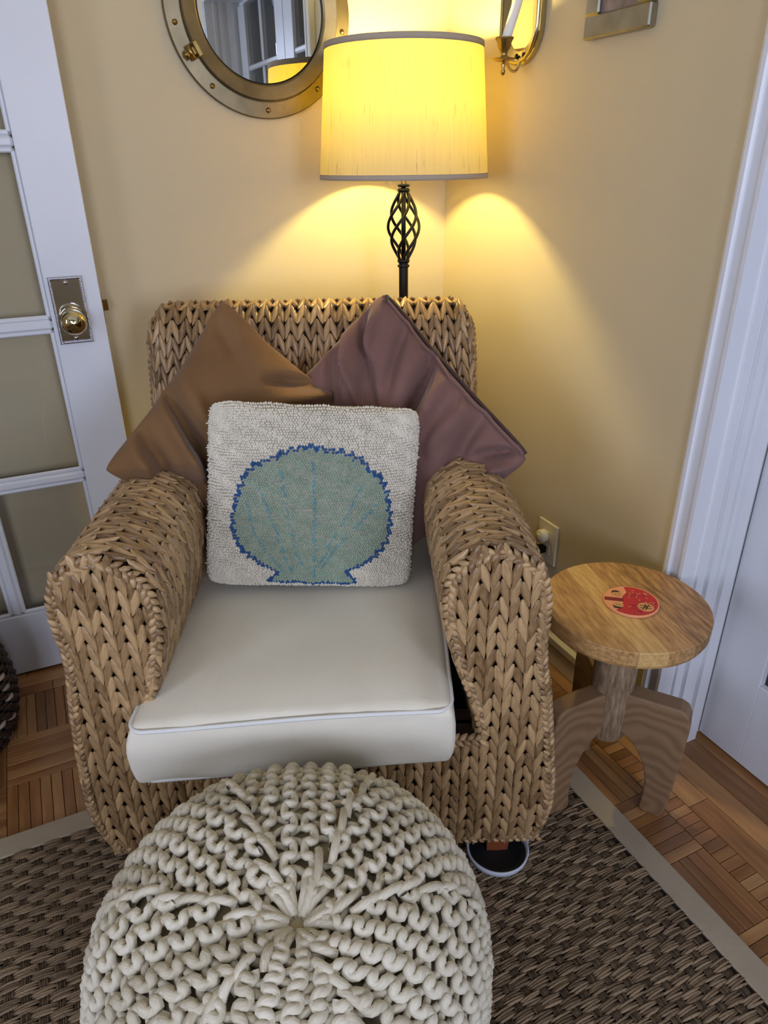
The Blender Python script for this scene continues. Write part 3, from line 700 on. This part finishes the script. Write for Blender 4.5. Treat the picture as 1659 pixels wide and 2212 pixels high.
loops = {0: [], 1: [], 2: [], 3: []}
NA, NB = 92, 82
for j in range(NB):
    for i in range(NA):
        wv = .35*math.sin(i*.35 + j*.9) + .5*noise.noise(Vector((i*.11, j*.13, 3)))
        a = (i + .5 + .5*(j % 2) + random.uniform(-.18, .18))/(NA + .5); b = (j + .5 + wv*.6 + random.uniform(-.15, .15))/NB
        if not (0 < a < 1 and 0 < b < 1): continue
        zp = quad(ZC4, a, b); ins = inpoly(zp, SH); dd = dpoly(zp, SH)
        w = 0
        if dd < 11.5: w = 3
        elif ins:
            w = 1
            if min(dpoly(zp, r, False) for r in RIBS) < 8.5 and random.random() < .8: w = 2
        P = pil_at(fr, a, b); da = pil_at(fr, min(a + .01, 1), b) - pil_at(fr, max(a - .01, 0), b); db = pil_at(fr, a, min(b + .01, 1)) - pil_at(fr, a, max(b - .01, 0))
        N = np.cross(da, db); N /= np.linalg.norm(N); m = frame(P - N*.002, db, N, .0053*random.uniform(.9, 1.12), .0060*random.uniform(.9, 1.15), .0052*random.uniform(.8, 1.2))
        loops[w].append(m)
V_, F_, I_ = [], [], []; off = 0
for w, ms in loops.items():
    A = np.array(ms); Vn = np.einsum('nij,vj->nvi', A[:, :3, :3], LV) + A[:, None, :3, 3]
    V_.append(Vn.reshape(-1, 3))
    for k in range(len(ms)):
        o = off + k*19
        F_ += [tuple(q + o for q in f) for f in LQ] + [tuple(q + o for q in f) for f in LT]; I_ += [w]*18
    off += len(ms)*19
tag(mesh('wool_loops', np.vstack(V_).tolist(), F_, [M['loop_cream'], M['loop_green'], M['loop_teal'], M['loop_blue']], shp, True, mi=I_), kind='stuff')
fz = MB()
for k in range(26):
    b = random.random(); p = pil_at(fr, 0.002, b) if random.random() < .75 else pil_at(fr, .998, b); s = -1 if p[0] < 0 else 1
    fz.tube([p, p + np.array([s*random.uniform(.002, .006), random.uniform(-.004, .002), random.uniform(-.003, .004)])], [.0022, .0009], 5)
tag(fz.build('frayed_tufts', M['loop_cream'], shp, True), kind='stuff')
print('chair done')

# ================================================================== KNITTED POUF
PX, PY, PR, PH = -.990, -1.335, .266, .468
pouf = empty('knitted_pouf', (PX, PY, .011)); tag(pouf, 'round pouf knitted from thick cream cotton cord in front of the armchair', 'pouf')
ph = np.linspace(math.pi/2, -math.pi/2, 400); e1 = 2/3.1
pr_ = np.stack([PR*np.abs(np.cos(ph))**e1, PH/2 + (PH/2)*np.sign(np.sin(ph))*np.abs(np.sin(ph))**e1], 1); pr_[0, 0] = 0
parc = np.r_[0, np.cumsum(np.linalg.norm(np.diff(pr_, axis=0), axis=1))]
def prz(a): return np.interp(a, parc, pr_[:, 0]), np.interp(a, parc, pr_[:, 1])
def pouf_pt(a, th, h):
    r, z = prz(a); r2, z2 = prz(a + .002); t = np.array([r2 - r, z2 - z]); t /= max(np.linalg.norm(t), 1e-9); nr, nz = -t[1], t[0]
    nr, nz = (-t[1], t[0]) if (-t[1]*0 + t[0]) > 0 else (-t[1], t[0])
    rr = r + nr*h; k = math.exp(-(a/.17)**2); return np.array([rr*math.cos(th) + -.010*k, rr*math.sin(th) - .076*k, z + nz*h + dimple(a)])
def dimple(a): return -.016*math.exp(-(a/.045)**2)
prof_in = [(max(0, pr_[k, 0] - .009), pr_[k, 1] + (-.009 if pr_[k, 1] > PH/2 else .009) + dimple(parc[k])) for k in range(0, 400, 8)]
MB().lathe(prof_in, 48).build('inner_cover', M['knitcore'], pouf, True)
ARC_END = parc[np.argmax(pr_[:, 1] < .035)]
SP, LAM, CRD = .0285, .0325, .0066
cordV, cordF, cordUV, cordR = [], [], [], []; nv = 0
def cord(P, r, ns=6):
    global nv
    P = np.array(P); m = len(P); T = np.gradient(P, axis=0); T /= np.linalg.norm(T, axis=1, keepdims=True)
    C0 = np.array([0, 0, PH/2]); ref = P - C0; ref -= T*(ref*T).sum(1, keepdims=True); ref /= np.linalg.norm(ref, axis=1, keepdims=True); q = np.cross(T, ref)
    an = np.arange(ns)*2*math.pi/ns
    V = P[:, None] + (ref[:, None]*np.cos(an)[None, :, None] + q[:, None]*np.sin(an)[None, :, None])*r
    cordV.append(V.reshape(-1, 3)); rv = random.random(); cordR.append(np.full(m*ns, rv)); d = np.r_[0, np.cumsum(np.linalg.norm(np.diff(P, axis=0), axis=1))]
    for i in range(m - 1):
        for k in range(ns):
            k2 = (k + 1) % ns; cordF.append((nv + i*ns + k, nv + i*ns + k2, nv + (i + 1)*ns + k2, nv + (i + 1)*ns + k))
            tw0, tw1 = d[i]*18, d[i + 1]*18
            cordUV.extend([(k/ns + tw0, d[i]), ((k + 1)/ns + tw0, d[i]), ((k + 1)/ns + tw1, d[i + 1]), (k/ns + tw1, d[i + 1])])
    nv += m*ns
W0 = math.radians(66.0 - 0)                                    # direction of the first wedge (away from the camera)
HALF = math.pi/6
for w in range(6):
    th0 = W0 + w*2*HALF
    for mrow in range(-6, 6):
        b0 = (mrow + .5)*SP
        aa = np.arange(.022, ARC_END, .001); rr = np.array([prz(a)[0] for a in aa]); ok = rr*HALF > abs(b0) + .004
        if not ok.any(): continue
        a0, a1 = aa[ok][0], aa[ok][-1]; q0 = random.random(); qn = int((a1 - a0)/LAM*12)
        pts = []
        for k in range(qn + 1):
            q = k/12; a = a0 + q*LAM; f = 2*math.pi*(q + q0); lump = noise.noise(Vector((w*7 + mrow, q*.8, 1)))
            b = b0 + SP*(.23*math.sin(f)*(1 + .4*lump) + .08*noise.noise(Vector((w*3 + mrow, q*.25, 6)))); a2 = a - LAM*.10*math.sin(2*f)*(1 + .6*lump)
            r = max(prz(a2)[0], .02); pts.append(pouf_pt(a2, th0 + b/r, -.001 + .0068 + .0026*math.cos(2*f) + .0030*lump))
        if len(pts) > 3: cord(pts, CRD*random.uniform(.94, 1.06))
        # recessed rungs between this ridge and the next
        for k in range(int((a1 - a0)/LAM*2)):
            a = a0 + (k + .5)*LAM/2; r = max(prz(a)[0], .02)
            if r*HALF < abs(b0 + SP/2): continue
            sl = (.006 if k % 2 else -.006)
            pts = [pouf_pt(a + sl*(t - .5)*2, th0 + (b0 + SP*t)/r, -.0046 + .004*math.sin(math.pi*t)) for t in (.05, .3, .5, .7, .95)]
            cord(pts, CRD*.82, 5)
    ths = th0 + HALF                                            # seam of long stitches between two wedges
    for k in range(int((ARC_END - .03)/.030)):
        a = .012 + k*.030; r = max(prz(a)[0], .012)
        pts = [pouf_pt(a + .040*t, ths + (.010*(t - .5) + .004*math.sin(k*2.1))/max(r, .03), .003 + .007*math.sin(math.pi*min(1, max(0, t)))) for t in (0, .2, .4, .6, .8, 1)]
        cord(pts, CRD*.95)
    # centre stitches drawn together around the hole
    for sgn in (-1, 1):
        th = th0 + sgn*.26
        cord([pouf_pt(a, th + (.0 if a < .04 else sgn*-.03), h) for a, h in ((.010, -.004), (.018, .003), (.030, .008), (.042, .006), (.052, .000))], CRD*.95)
kn = mesh('knitted_cord', np.vstack(cordV), cordF, M['knit'], pouf, True, cordUV, np.concatenate(cordR)); kn['kind'] = 'stuff'

# ================================================================== RUG
RX1, RY1, RX0, RY0 = -.200, -.652, -2.55, -3.4
rug = empty('seagrass_rug', (0, 0, 0)); tag(rug, 'brown basket-weave seagrass rug with a beige cloth border', 'rug')
MB().box((RX0, RY0, 0.0002), (RX1 - .003, RY1 - .003, .0045)).build('backing', M['rugbase'], rug)
TW = .054
def tape(x0, y0, x1, y1): return MB().box((x0, y0, .0005), (x1, y1, .0095), .002).build('border_tape', M['tape'], rug)
tape(RX1 - TW, RY0, RX1, RY1); tape(RX0, RY1 - TW, RX1 - TW - .0005, RY1)
we, wa = [], []; CXp, CYp = .0280, .0166
nx, ny = int((RX1 - TW - (-2.2))/CXp), int((RY1 - TW - (-2.15))/CYp)
HV = []; HF = []; HU = []
for i, (t, w) in enumerate(((0, .45), (.2, .85), (.5, 1), (.8, .85), (1, .45))):          # half-round rope piece, open below
    for k in range(4): a = math.pi*k/3; HV.append((.5*w*math.cos(a), .5 - t, .5*w*math.sin(a) - .3*(2*t - 1)**2))
for i in range(4):
    for k in range(3): HF.append((i*4 + k, i*4 + k + 1, i*4 + k + 5, i*4 + k + 4)[::-1]); HU += [(k/6 + (i + 1)*.12, (i + 1)/4), ((k + 1)/6 + (i + 1)*.12, (i + 1)/4), ((k + 1)/6 + i*.12, i/4), (k/6 + i*.12, i/4)]
HALFROPE = (np.array(HV), np.array(HF), np.array(HU))
Rinv = Matrix.Rotation(-CA, 3, 'Z')
for i in range(nx):
    for j in range(ny):
        cx = RX1 - TW - .004 - (i + .5)*CXp; cy = RY1 - TW - .002 - (j + .5)*CYp
        lc = Rinv @ (Vector((cx, cy, 0)) - CH)
        if abs(lc.x) < .30 and .10 < lc.y < .7: continue                  # covered by the armchair
        if math.hypot(cx - PX, cy - PY) < .19: continue                    # covered by the pouf
        cx += .0030*noise.noise(Vector((i*.3, j*.2, 0))); cy += .0025*noise.noise(Vector((i*.25, j*.2, 5)))
        if (i + j) % 2 == 0:
            for k in range(4):
                y = cy + (k - 1.5)*CYp*.265 + random.uniform(-.0006, .0006)
                we.append(frame(np.array([cx + random.uniform(-.001, .001), y, .0078 + random.uniform(-.0008, .0012)]), np.array([1, random.uniform(-.09, .09), random.uniform(-.02, .02)]), np.array([0, 0, 1.]), CYp*.34, CXp*1.50*random.uniform(.90, 1.10), .0072))
        else:
            for k in range(4):
                x = cx + (k - 1.5)*.0039
                wa.append(frame(np.array([x, cy + random.uniform(-.001, .001), .0072 + random.uniform(-.0006, .0010)]), np.array([random.uniform(-.08, .08), 1, 0]), np.array([0, 0, 1.]), .0044, CYp*1.18, .0062))
stack('weft_cords', we, M['weft'], rug, HALFROPE, 'stuff'); stack('warp_cords', wa, M['warp'], rug, HALFROPE, 'stuff')

# ================================================================== FLOOR LAMP
LX, LY = -.252, -.229
lamp = empty('floor_lamp', (LX, LY, -.0702)); lamp.scale = (1.054,)*3; tag(lamp, 'black iron floor lamp with twisted cage stem and lit yellow drum shade', 'floor lamp')
MB().lathe([(0, 0), (.125, 0), (.128, .008), (.11, .018), (.03, .028), (.014, .045), (0, .045)], 40, (0, 0, .0667)).build('base', M['black'], lamp, True)
MB().lathe([(.0, .095), (.0115, .095), (.0115, 1.078), (0, 1.078)], 20).build('pole', M['black'], lamp, True, auto=40)
cg = MB(); z0, z1 = 1.075, 1.232
cage = empty('stem_cage', parent=lamp)
for k in range(6):
    pts = []
    for i in range(25):
        t = i/24; R = .010 + .0275*math.sin(math.pi*t)**1.15; a = 2*math.pi*k/6 + t*math.pi*1.05; pts.append((R*math.cos(a), R*math.sin(a), z0 + (z1 - z0)*t))
    MB().tube(pts, .0036, 7).build('twisted_rod', M['black'], cage, True)
for z, h in ((1.070, .010), (1.060, .006), (1.229, .009), (1.240, .007)):
    MB().lathe([(0, z), (.0135, z), (.0155, z + h/2), (.0135, z + h), (0, z + h)], 20).build('collar', M['black'], lamp, True)
MB().lathe([(0, 1.075), (.0055, 1.075), (.0055, 1.245), (0, 1.245)], 12).build('inner_rod', M['black'], lamp, True)
MB().lathe([(0, 1.245), (.006, 1.245), (.006, 1.340), (.016, 1.344), (.017, 1.395), (0, 1.395)], 20).build('socket', M['brass'], lamp, True, auto=40)
SB, ST, ZB, ZT = .1955, .1735, 1.2590, 1.523
def shade_band(r0, r1, za, zb, th, name, m, n=96, rows=2):
    V = []; F = []; UV = []
    for side in (0, 1):
        for i in range(rows + 1):
            t = i/rows; r = r0 + (r1 - r0)*t - side*th
            for k in range(n): a = 2*math.pi*k/n; V.append((r*math.cos(a), r*math.sin(a), za + (zb - za)*t))
    N = n*(rows + 1)
    for i in range(rows):
        for k in range(n):
            k2 = (k + 1) % n; F.append((i*n + k, i*n + k2, (i + 1)*n + k2, (i + 1)*n + k)); UV += [(k/n, i/rows), ((k + 1)/n, i/rows), ((k + 1)/n, (i + 1)/rows), (k/n, (i + 1)/rows)]
    if th > .0009:
        for i in range(rows):
            for k in range(n):
                k2 = (k + 1) % n; F.append((N + i*n + k, N + (i + 1)*n + k, N + (i + 1)*n + k2, N + i*n + k2)); UV += [(0, 0)]*4
        for k in range(n):
            k2 = (k + 1) % n; F.append((k, N + k, N + k2, k2)); F.append((rows*n + k, rows*n + k2, N + rows*n + k2, N + rows*n + k)); UV += [(0, 0)]*8
    else: V = V[:N]
    return mesh(name, V, F, m, lamp, True, UV)
shade = shade_band(SB, ST, ZB, ZT, .0005, 'lamp_shade', M['shade'], rows=8)
def taper(z): return SB + (ST - SB)*(z - ZB)/(ZT - ZB)
a = shade_band(taper(ZB) + .0012, taper(ZB + .010) + .0012, ZB - .001, ZB + .010, .003, 'shade_trim', M['trim']); a.parent = shade
a = shade_band(taper(ZT - .011) + .0012, taper(ZT) + .0012, ZT - .011, ZT + .001, .003, 'shade_trim', M['trim']); a.parent = shade
sp = MB()
for k in range(3):
    aa = 2*math.pi*k/3 + .4; sp.tube([(0, 0, 1.49), (.09*math.cos(aa), .09*math.sin(aa), 1.495), (ST*math.cos(aa), ST*math.sin(aa), ZT - .006)], .0016, 6)
sp.lathe([(0, 1.486), (.012, 1.486), (.012, 1.494), (0, 1.494)], 16); sp.tube([(0, 0, 1.34), (.048, 0, 1.38), (.052, 0, 1.43), (.03, 0, 1.48), (0, 0, 1.488)], .0016, 6); sp.tube([(0, 0, 1.34), (-.048, 0, 1.38), (-.052, 0, 1.43), (-.03, 0, 1.48), (0, 0, 1.488)], .0016, 6)
sp.build('shade_fitter', M['brass'], lamp, True)
MB().lathe([(0, 1.395), (.012, 1.395), (.014, 1.406), (.024, 1.426), (.027, 1.444), (.024, 1.460), (.013, 1.471), (0, 1.475)], 24).build('bulb', M['bulb'], lamp, True)

# ================================================================== PORTHOLE MIRROR
mir = empty('porthole_mirror', (-.519, 0, 1.618)); mir.rotation_euler = (math.pi/2, 0, 0)
tag(mir, 'round ship porthole mirror in aged metal with rivets on the cream wall', 'mirror')
MB().lathe([(.150, .001), (.226, .001), (.2265, .010), (.224, .014), (.191, .016), (.190, .012), (.150, .012)], 96, close=True).build('flange', M['porthole'], mir, True, auto=30)
MB().lathe([(.151, .012), (.1885, .012), (.1885, .026), (.186, .030), (.158, .025), (.1525, .020), (.151, .012)], 96).build('inner_ring', M['porthole'], mir, True, auto=30)
MB().lathe([(.0, .0175), (.152, .0175)], 96).build('mirror_glass', M['mirror'], mir, False)
MB().lathe([(.150, .0172), (.1535, .0172), (.1535, .0215), (.150, .0178)], 96, close=True).build('gasket', M['black'], mir, True)
for k in range(9):
    a = math.radians(-90 + 40*k); b = MB().lathe([(.0062, 0), (.006, .003), (.004, .0052), (0, .006)], 16).build('rivet', M['brass'], mir, True); b.location = (.2075*math.cos(a), .2075*math.sin(a), .0140)
def lug(ang, name, m):
    e = empty(name, parent=mir); a = math.radians(ang); e.location = (.196*math.cos(a), .196*math.sin(a), .014); e.rotation_euler = (0, 0, a)
    MB().box((-.018, -.010, 0), (.022, .010, .014), .003).build('lug_body', m, e); MB().box((-.016, -.017, .010), (-.004, .017, .026), .002).build('lug_bar', m, e)
    MB().tube([(.006, -.016, .016), (.006, .016, .016)], .006, 12).build('pin', m, e, True); q = MB().lathe([(.0075, 0), (.0075, .008), (0, .009)], 16).build('nut', m, e, True); q.location = (.016, 0, .012)
lug(180 + 28, 'latch', M['brass']); lug(-28, 'hinge', M['brass']); lug(90, 'hinge', M['brass'])

# ================================================================== SCONCE on the right wall
scn = empty('candle_sconce', (0, -.347, 1.49)); tag(scn, 'polished metal wall sconce with mirrored back holding a white candle', 'sconce')
def stad(hw, top, bot, n=14):
    return [(hw*math.cos(math.radians(180 + 180*i/n)), bot + hw + hw*math.sin(math.radians(180 + 180*i/n))) for i in range(n + 1)] + [(hw*math.cos(math.radians(180*i/n)), top - hw + hw*math.sin(math.radians(180*i/n))) for i in range(n + 1)]
def yz_plate(poly, x0, x1): return MB().prism(poly, x0, x1, axis='x')
o_, i_ = stad(.074, .46, 0), stad(.046, .432, .028); mb = MB(); n = len(o_)
V = [(x, *p) for x in (-.014, -.001) for p in o_] ; V2 = [(-.020, p[0]*.86, .23 + (p[1] - .23)*.96) for p in o_]; V3 = [(-.012, *p) for p in i_]
F = [(n + k, n + (k + 1) % n, (k + 1) % n, k) for k in range(n)] + [(k, (k + 1) % n, 2*n + (k + 1) % n, 2*n + k) for k in range(n)] + [(2*n + k, 2*n + (k + 1) % n, 3*n + (k + 1) % n, 3*n + k) for k in range(n)]
mesh('back_plate', V + V2 + V3, F, M['sconce'], scn, False)
mb = MB(); mb.add([(-.0115, *p) for p in i_], [tuple(range(n))]); mb.build('mirror_insert', mat('insert_polish', (236, 226, 190), .06, 1.0), scn)
MB().tube([(-.020, p[0]*.95, .23 + (p[1] - .23)*.98) for p in o_], .004, 8, closed=True).build('rim', M['sconce'], scn, True)
cup = (-.100, -.066)
MB().tube(crom([(-.014, -.012, .016), (-.035, -.024, -.012), (-.062, -.040, -.014), (-.085, -.056, -.002), (-.100, -.066, .002)], 6).tolist(), .0032, 8).build('arm', M['sconce'], scn, True)
MB().lathe([(0, -.026), (.004, -.024), (.0055, -.018), (.003, -.012), (.005, -.006), (.004, -.002), (.010, .0), (.026, .004), (.027, .006), (.010, .005), (.006, .012), (.009, .020), (.014, .026), (.0155, .036), (.020, .043), (.020, .045), (.0125, .044), (.012, .03), (0, .03)], 28, (cup[0], cup[1], -.002)).build('candle_cup', M['brass'], scn, True)
for y, z in ((.002, .018), (-.026, .018)):
    q = MB().lathe([(.0058, 0), (.005, .003), (0, .0042)], 14).build('screw', M['black'], scn, True); q.location = (-.018, y, z); q.rotation_euler = (0, -math.pi/2, 0)
cnd = MB().tube([(-.100, -.413, 1.520), (-.096, -.4155, 1.535), (-.055, -.445, 1.70), (-.045, -.452, 1.74)], [.0105, .0105, .0098, .0095], 16).build('candle', M['candle'], None, True)
tag(cnd, 'white taper candle leaning in the wall sconce cup', 'candle')

# ================================================================== PICTURE FRAME
pf = empty('picture_frame', (-.0005, -.666, 1.512)); tag(pf, 'small pewter picture frame hanging beside the candle sconce', 'picture frame')
W2, HT, BR = .092, .24, .040
for (y0, y1, z0, z1) in ((-W2, W2, 0, BR), (-W2, W2, HT - BR, HT), (-W2, -W2 + BR, BR, HT - BR), (W2 - BR, W2, BR, HT - BR)):
    MB().box((-.018, y0, z0), (0, y1, z1), .003).build('frame_bar', M['pewter'], pf)
MB().box((-.010, -W2 + BR - .001, BR - .001), (-.006, W2 - BR + .001, HT - BR + .001)).build('picture', M['photo'], pf)

# ================================================================== WALL OUTLET
ou = empty('wall_outlet', (0, -.6085, .3565)); tag(ou, 'ivory wall outlet plate low on the wall beside the armchair', 'outlet')
MB().box((-.006, -.0395, -.0605), (0, .0395, .0605), .002).build('plate', M['plate'], ou)
for z in (.020, -.020): MB().box((-.0075, -.017, z - .0145), (-.006, .017, z + .0145), .0006).build('receptacle', M['plate'], ou)
pg = empty('night_plug', (-.0075, -.604, .3765)); tag(pg, 'round ivory plug adapter in the upper half of the wall outlet', 'plug')
q = MB().lathe([(0, 0), (.0165, 0), (.0185, .006), (.0185, .018), (.016, .022), (0, .023)], 28).build('body', M['plate'], pg, True); q.rotation_euler = (0, -math.pi/2, 0)
MB().box((-.0242, -.006, -.007), (-.022, .006, .007), .0005).build('slot_face', M['plate'], pg)
bpg = empty('power_plug', (-.0075, -.604, .3365)); tag(bpg, 'black lamp plug in the lower half of the wall outlet', 'plug')
MB().box((-.026, -.012, -.010), (0, .012, .010), .003).build('body', M['black'], bpg)
MB().tube(crom([(-.024, .004, 0), (-.045, .02, -.02), (-.05, .05, -.09), (-.045, .09, -.22), (-.05, .12, -.332)], 6).tolist(), .0028, 7).build('cord', M['black'], bpg, True)

# ================================================================== SIDE TABLE
TX, TY, TZ, TR = -.198, -1.096, .505, .161
tb = empty('side_table', (TX, TY, 0)); tag(tb, 'small round wooden side table with carved legs beside the armchair', 'side table')
ang = math.radians(77); dd = np.array([math.cos(ang), math.sin(ang)]); pp = np.array([dd[1], -dd[0]])
top = empty('table_top', parent=tb)
offs = [-TR, -.058, -.004, .056, TR]
for k in range(4):
    V = []; NP = 22
    for z, r in ((TZ, TR - .0012), (TZ - .0015, TR), (TZ - .030, TR - .001), (TZ - .038, TR - .005)):
        a, b = max(offs[k] + (.0002 if k else 0), -r), min(offs[k + 1] - (.0002 if k < 3 else 0), r)
        th_ = np.linspace(math.asin(a/r), math.asin(b/r), NP)
        V += [(-r*math.cos(t), r*math.sin(t), z) for t in th_] + [(r*math.cos(t), r*math.sin(t), z) for t in th_[::-1]]
    n = 2*NP; F = [tuple(range(n))] + [(r*n + i, (r + 1)*n + i, (r + 1)*n + (i + 1) % n, r*n + (i + 1) % n) for r in range(3) for i in range(n)] + [tuple(range(4*n - 1, 3*n - 1, -1))]
    st = mesh('stave', [(v[0], -v[1], v[2]) for v in V], F, M['mango'][k], top, False); st.rotation_euler = (0, 0, ang)
MB().lathe([(0, .174), (.037, .174), (.041, .180), (.042, .26), (.044, .33), (.046, TZ - .038), (0, TZ - .038)], 20).build('stem', M['greywood'], tb, True, auto=35)
lp = [(.028, .302), (.138, .302), (.152, .296), (.160, .280), (.163, .25), (.161, .19), (.154, .05), (.148, .010), (.140, 0), (.108, 0), (.097, .012), (.100, .05), (.099, .090), (.090, .130), (.072, .165), (.05, .190), (.028, .202)]
for a_ in (-54, 69, 181):
    l = MB().prism(lp, -.021, .021, axis='y').build('leg', M['ringwood'], tb, False, bevel=.004); l.rotation_euler = (0, 0, math.radians(a_)); l.location = (0, 0, .0005)

# coaster lying on the table
CX_, CY_, CZ_ = -.189, -1.099, TZ
co = empty('coaster', (CX_, CY_, CZ_), math.radians(-38)); tag(co, 'round red and peach printed coaster lying on the side table', 'coaster')
MB().lathe([(0, 0), (.0525, 0), (.0535, .0015), (.0535, .004), (.0525, .0048), (0, .0048)], 56).build('disc', M['peach'], co, True, auto=30)
def flat(name, poly, m, z, par=co): return MB().prism(poly, z, z + .0003).build(name, m, par)
def arcp(r, a0, a1, n=24): return [(r*math.cos(math.radians(a0 + (a1 - a0)*i/n)), r*math.sin(math.radians(a0 + (a1 - a0)*i/n))) for i in range(n + 1)]
def ell(cx, cy, rx_, ry_, n=20): return [(cx + rx_*math.cos(2*math.pi*i/n), cy + ry_*math.sin(2*math.pi*i/n)) for i in range(n)]
flat('red_print', arcp(.0508, -128, 102) + [(-.006, .030), (-.016, .012), (-.016, -.012), (-.022, -.030)], M['red'], .0048)
flat('red_band', [(-.0505, .006), (-.014, .006), (-.014, -.006), (-.0505, -.006)], M['redink'], .0049)
flat('ring_border', arcp(.0525, 0, 350, 40) + arcp(.0508, 350, 0, 40), M['peach'], .0048)
for sy in (1, -1):
    flat('round_face', ell(-.026, sy*.020, .0105, .0095), M['gold'], .0050); flat('hair', [(-.037, sy*.022), (-.034, sy*.031), (-.026, sy*.033), (-.018, sy*.029), (-.024, sy*.027), (-.031, sy*.026)][::sy], M['ink'], .0052)
    for q in (-.029, -.023): flat('eye', ell(q, sy*.0195, .0011, .0011, 8), M['ink'], .0053)
flat('seal', ell(.026, -.018, .0155, .0155), M['gold'], .0051)
for (a0, b0, a1, b1) in ((.015, -.014, .037, -.014), (.015, -.022, .037, -.022), (.019, -.028, .027, -.008), (.025, -.028, .033, -.008), (.024, -.0165, .029, -.0165), (.024, -.0195, .029, -.0195)):
    L = math.hypot(a1 - a0, b1 - b0); nx_, ny_ = -(b1 - b0)/L*.0007, (a1 - a0)/L*.0007
    flat('seal_stroke', [(a0 + nx_, b0 + ny_), (a0 - nx_, b0 - ny_), (a1 - nx_, b1 - ny_), (a1 + nx_, b1 + ny_)], M['ink'], .0054)
for k in range(64):
    a = random.uniform(0, 2*math.pi); r = random.uniform(.012, .046); x, y = r*math.cos(a) + .004, r*math.sin(a)
    if x < -.008 or math.hypot(x, y) > .047 or math.hypot(x - .026, y + .018) < .018: continue
    t = random.uniform(0, 3.1); c_, s_ = math.cos(t), math.sin(t)
    flat('scroll_mark', [(x + c_*u - s_*v, y + s_*u + c_*v) for u, v in ((-.004, -.0006), (.0, -.0016), (.004, .0004), (.0, .0006))], M['gold'] if k % 2 else M['redink'], .0051)

# ================================================================== DARK WICKER BASKET by the open door
BX, BY, BR_, BH = -1.552, -.270, .165, .29
bk_t = empty('wicker_basket', (BX, BY, 0)); tag(bk_t, 'dark brown wicker basket standing on the floor beside the open glass door', 'basket')
def brad(z): t = z/BH; return BR_*(.82 + .30*math.sin(math.pi*min(1, .12 + .80*t)))*1.0
MB().lathe([(0, .004), (brad(0)*.95, .004)] + [(brad(z) - .012, z) for z in np.linspace(.01, BH, 14)] + [(brad(BH) - .02, BH), (brad(BH) - .022, .03), (0, .03)], 48).build('body', mat('basket_dark', (16, 12, 9), .8), bk_t, True)
d1, d2 = [], []
for r in range(17):
    z = .010 + r*.0152
    for k in range(34):
        a = 2*math.pi*(k + .5*(r % 2))/34; R = brad(z); P = np.array([R*math.cos(a), R*math.sin(a), z]); T = np.array([-math.sin(a), math.cos(a), .45*noise.noise(Vector((k*.4, r*.5, 1)))]); N = np.array([math.cos(a), math.sin(a), .1])
        (d2 if noise.noise(Vector((k*1.7, r*1.3, 9))) > .34 else d1).append(frame(P - N*.006, T, N, .0135, .040, .015))
stack('woven_strands', d1, M['wicker_dark'], bk_t, kind='stuff'); stack('pale_strands', d2, M['wicker_pale'], bk_t, kind='stuff')
print('scene done')
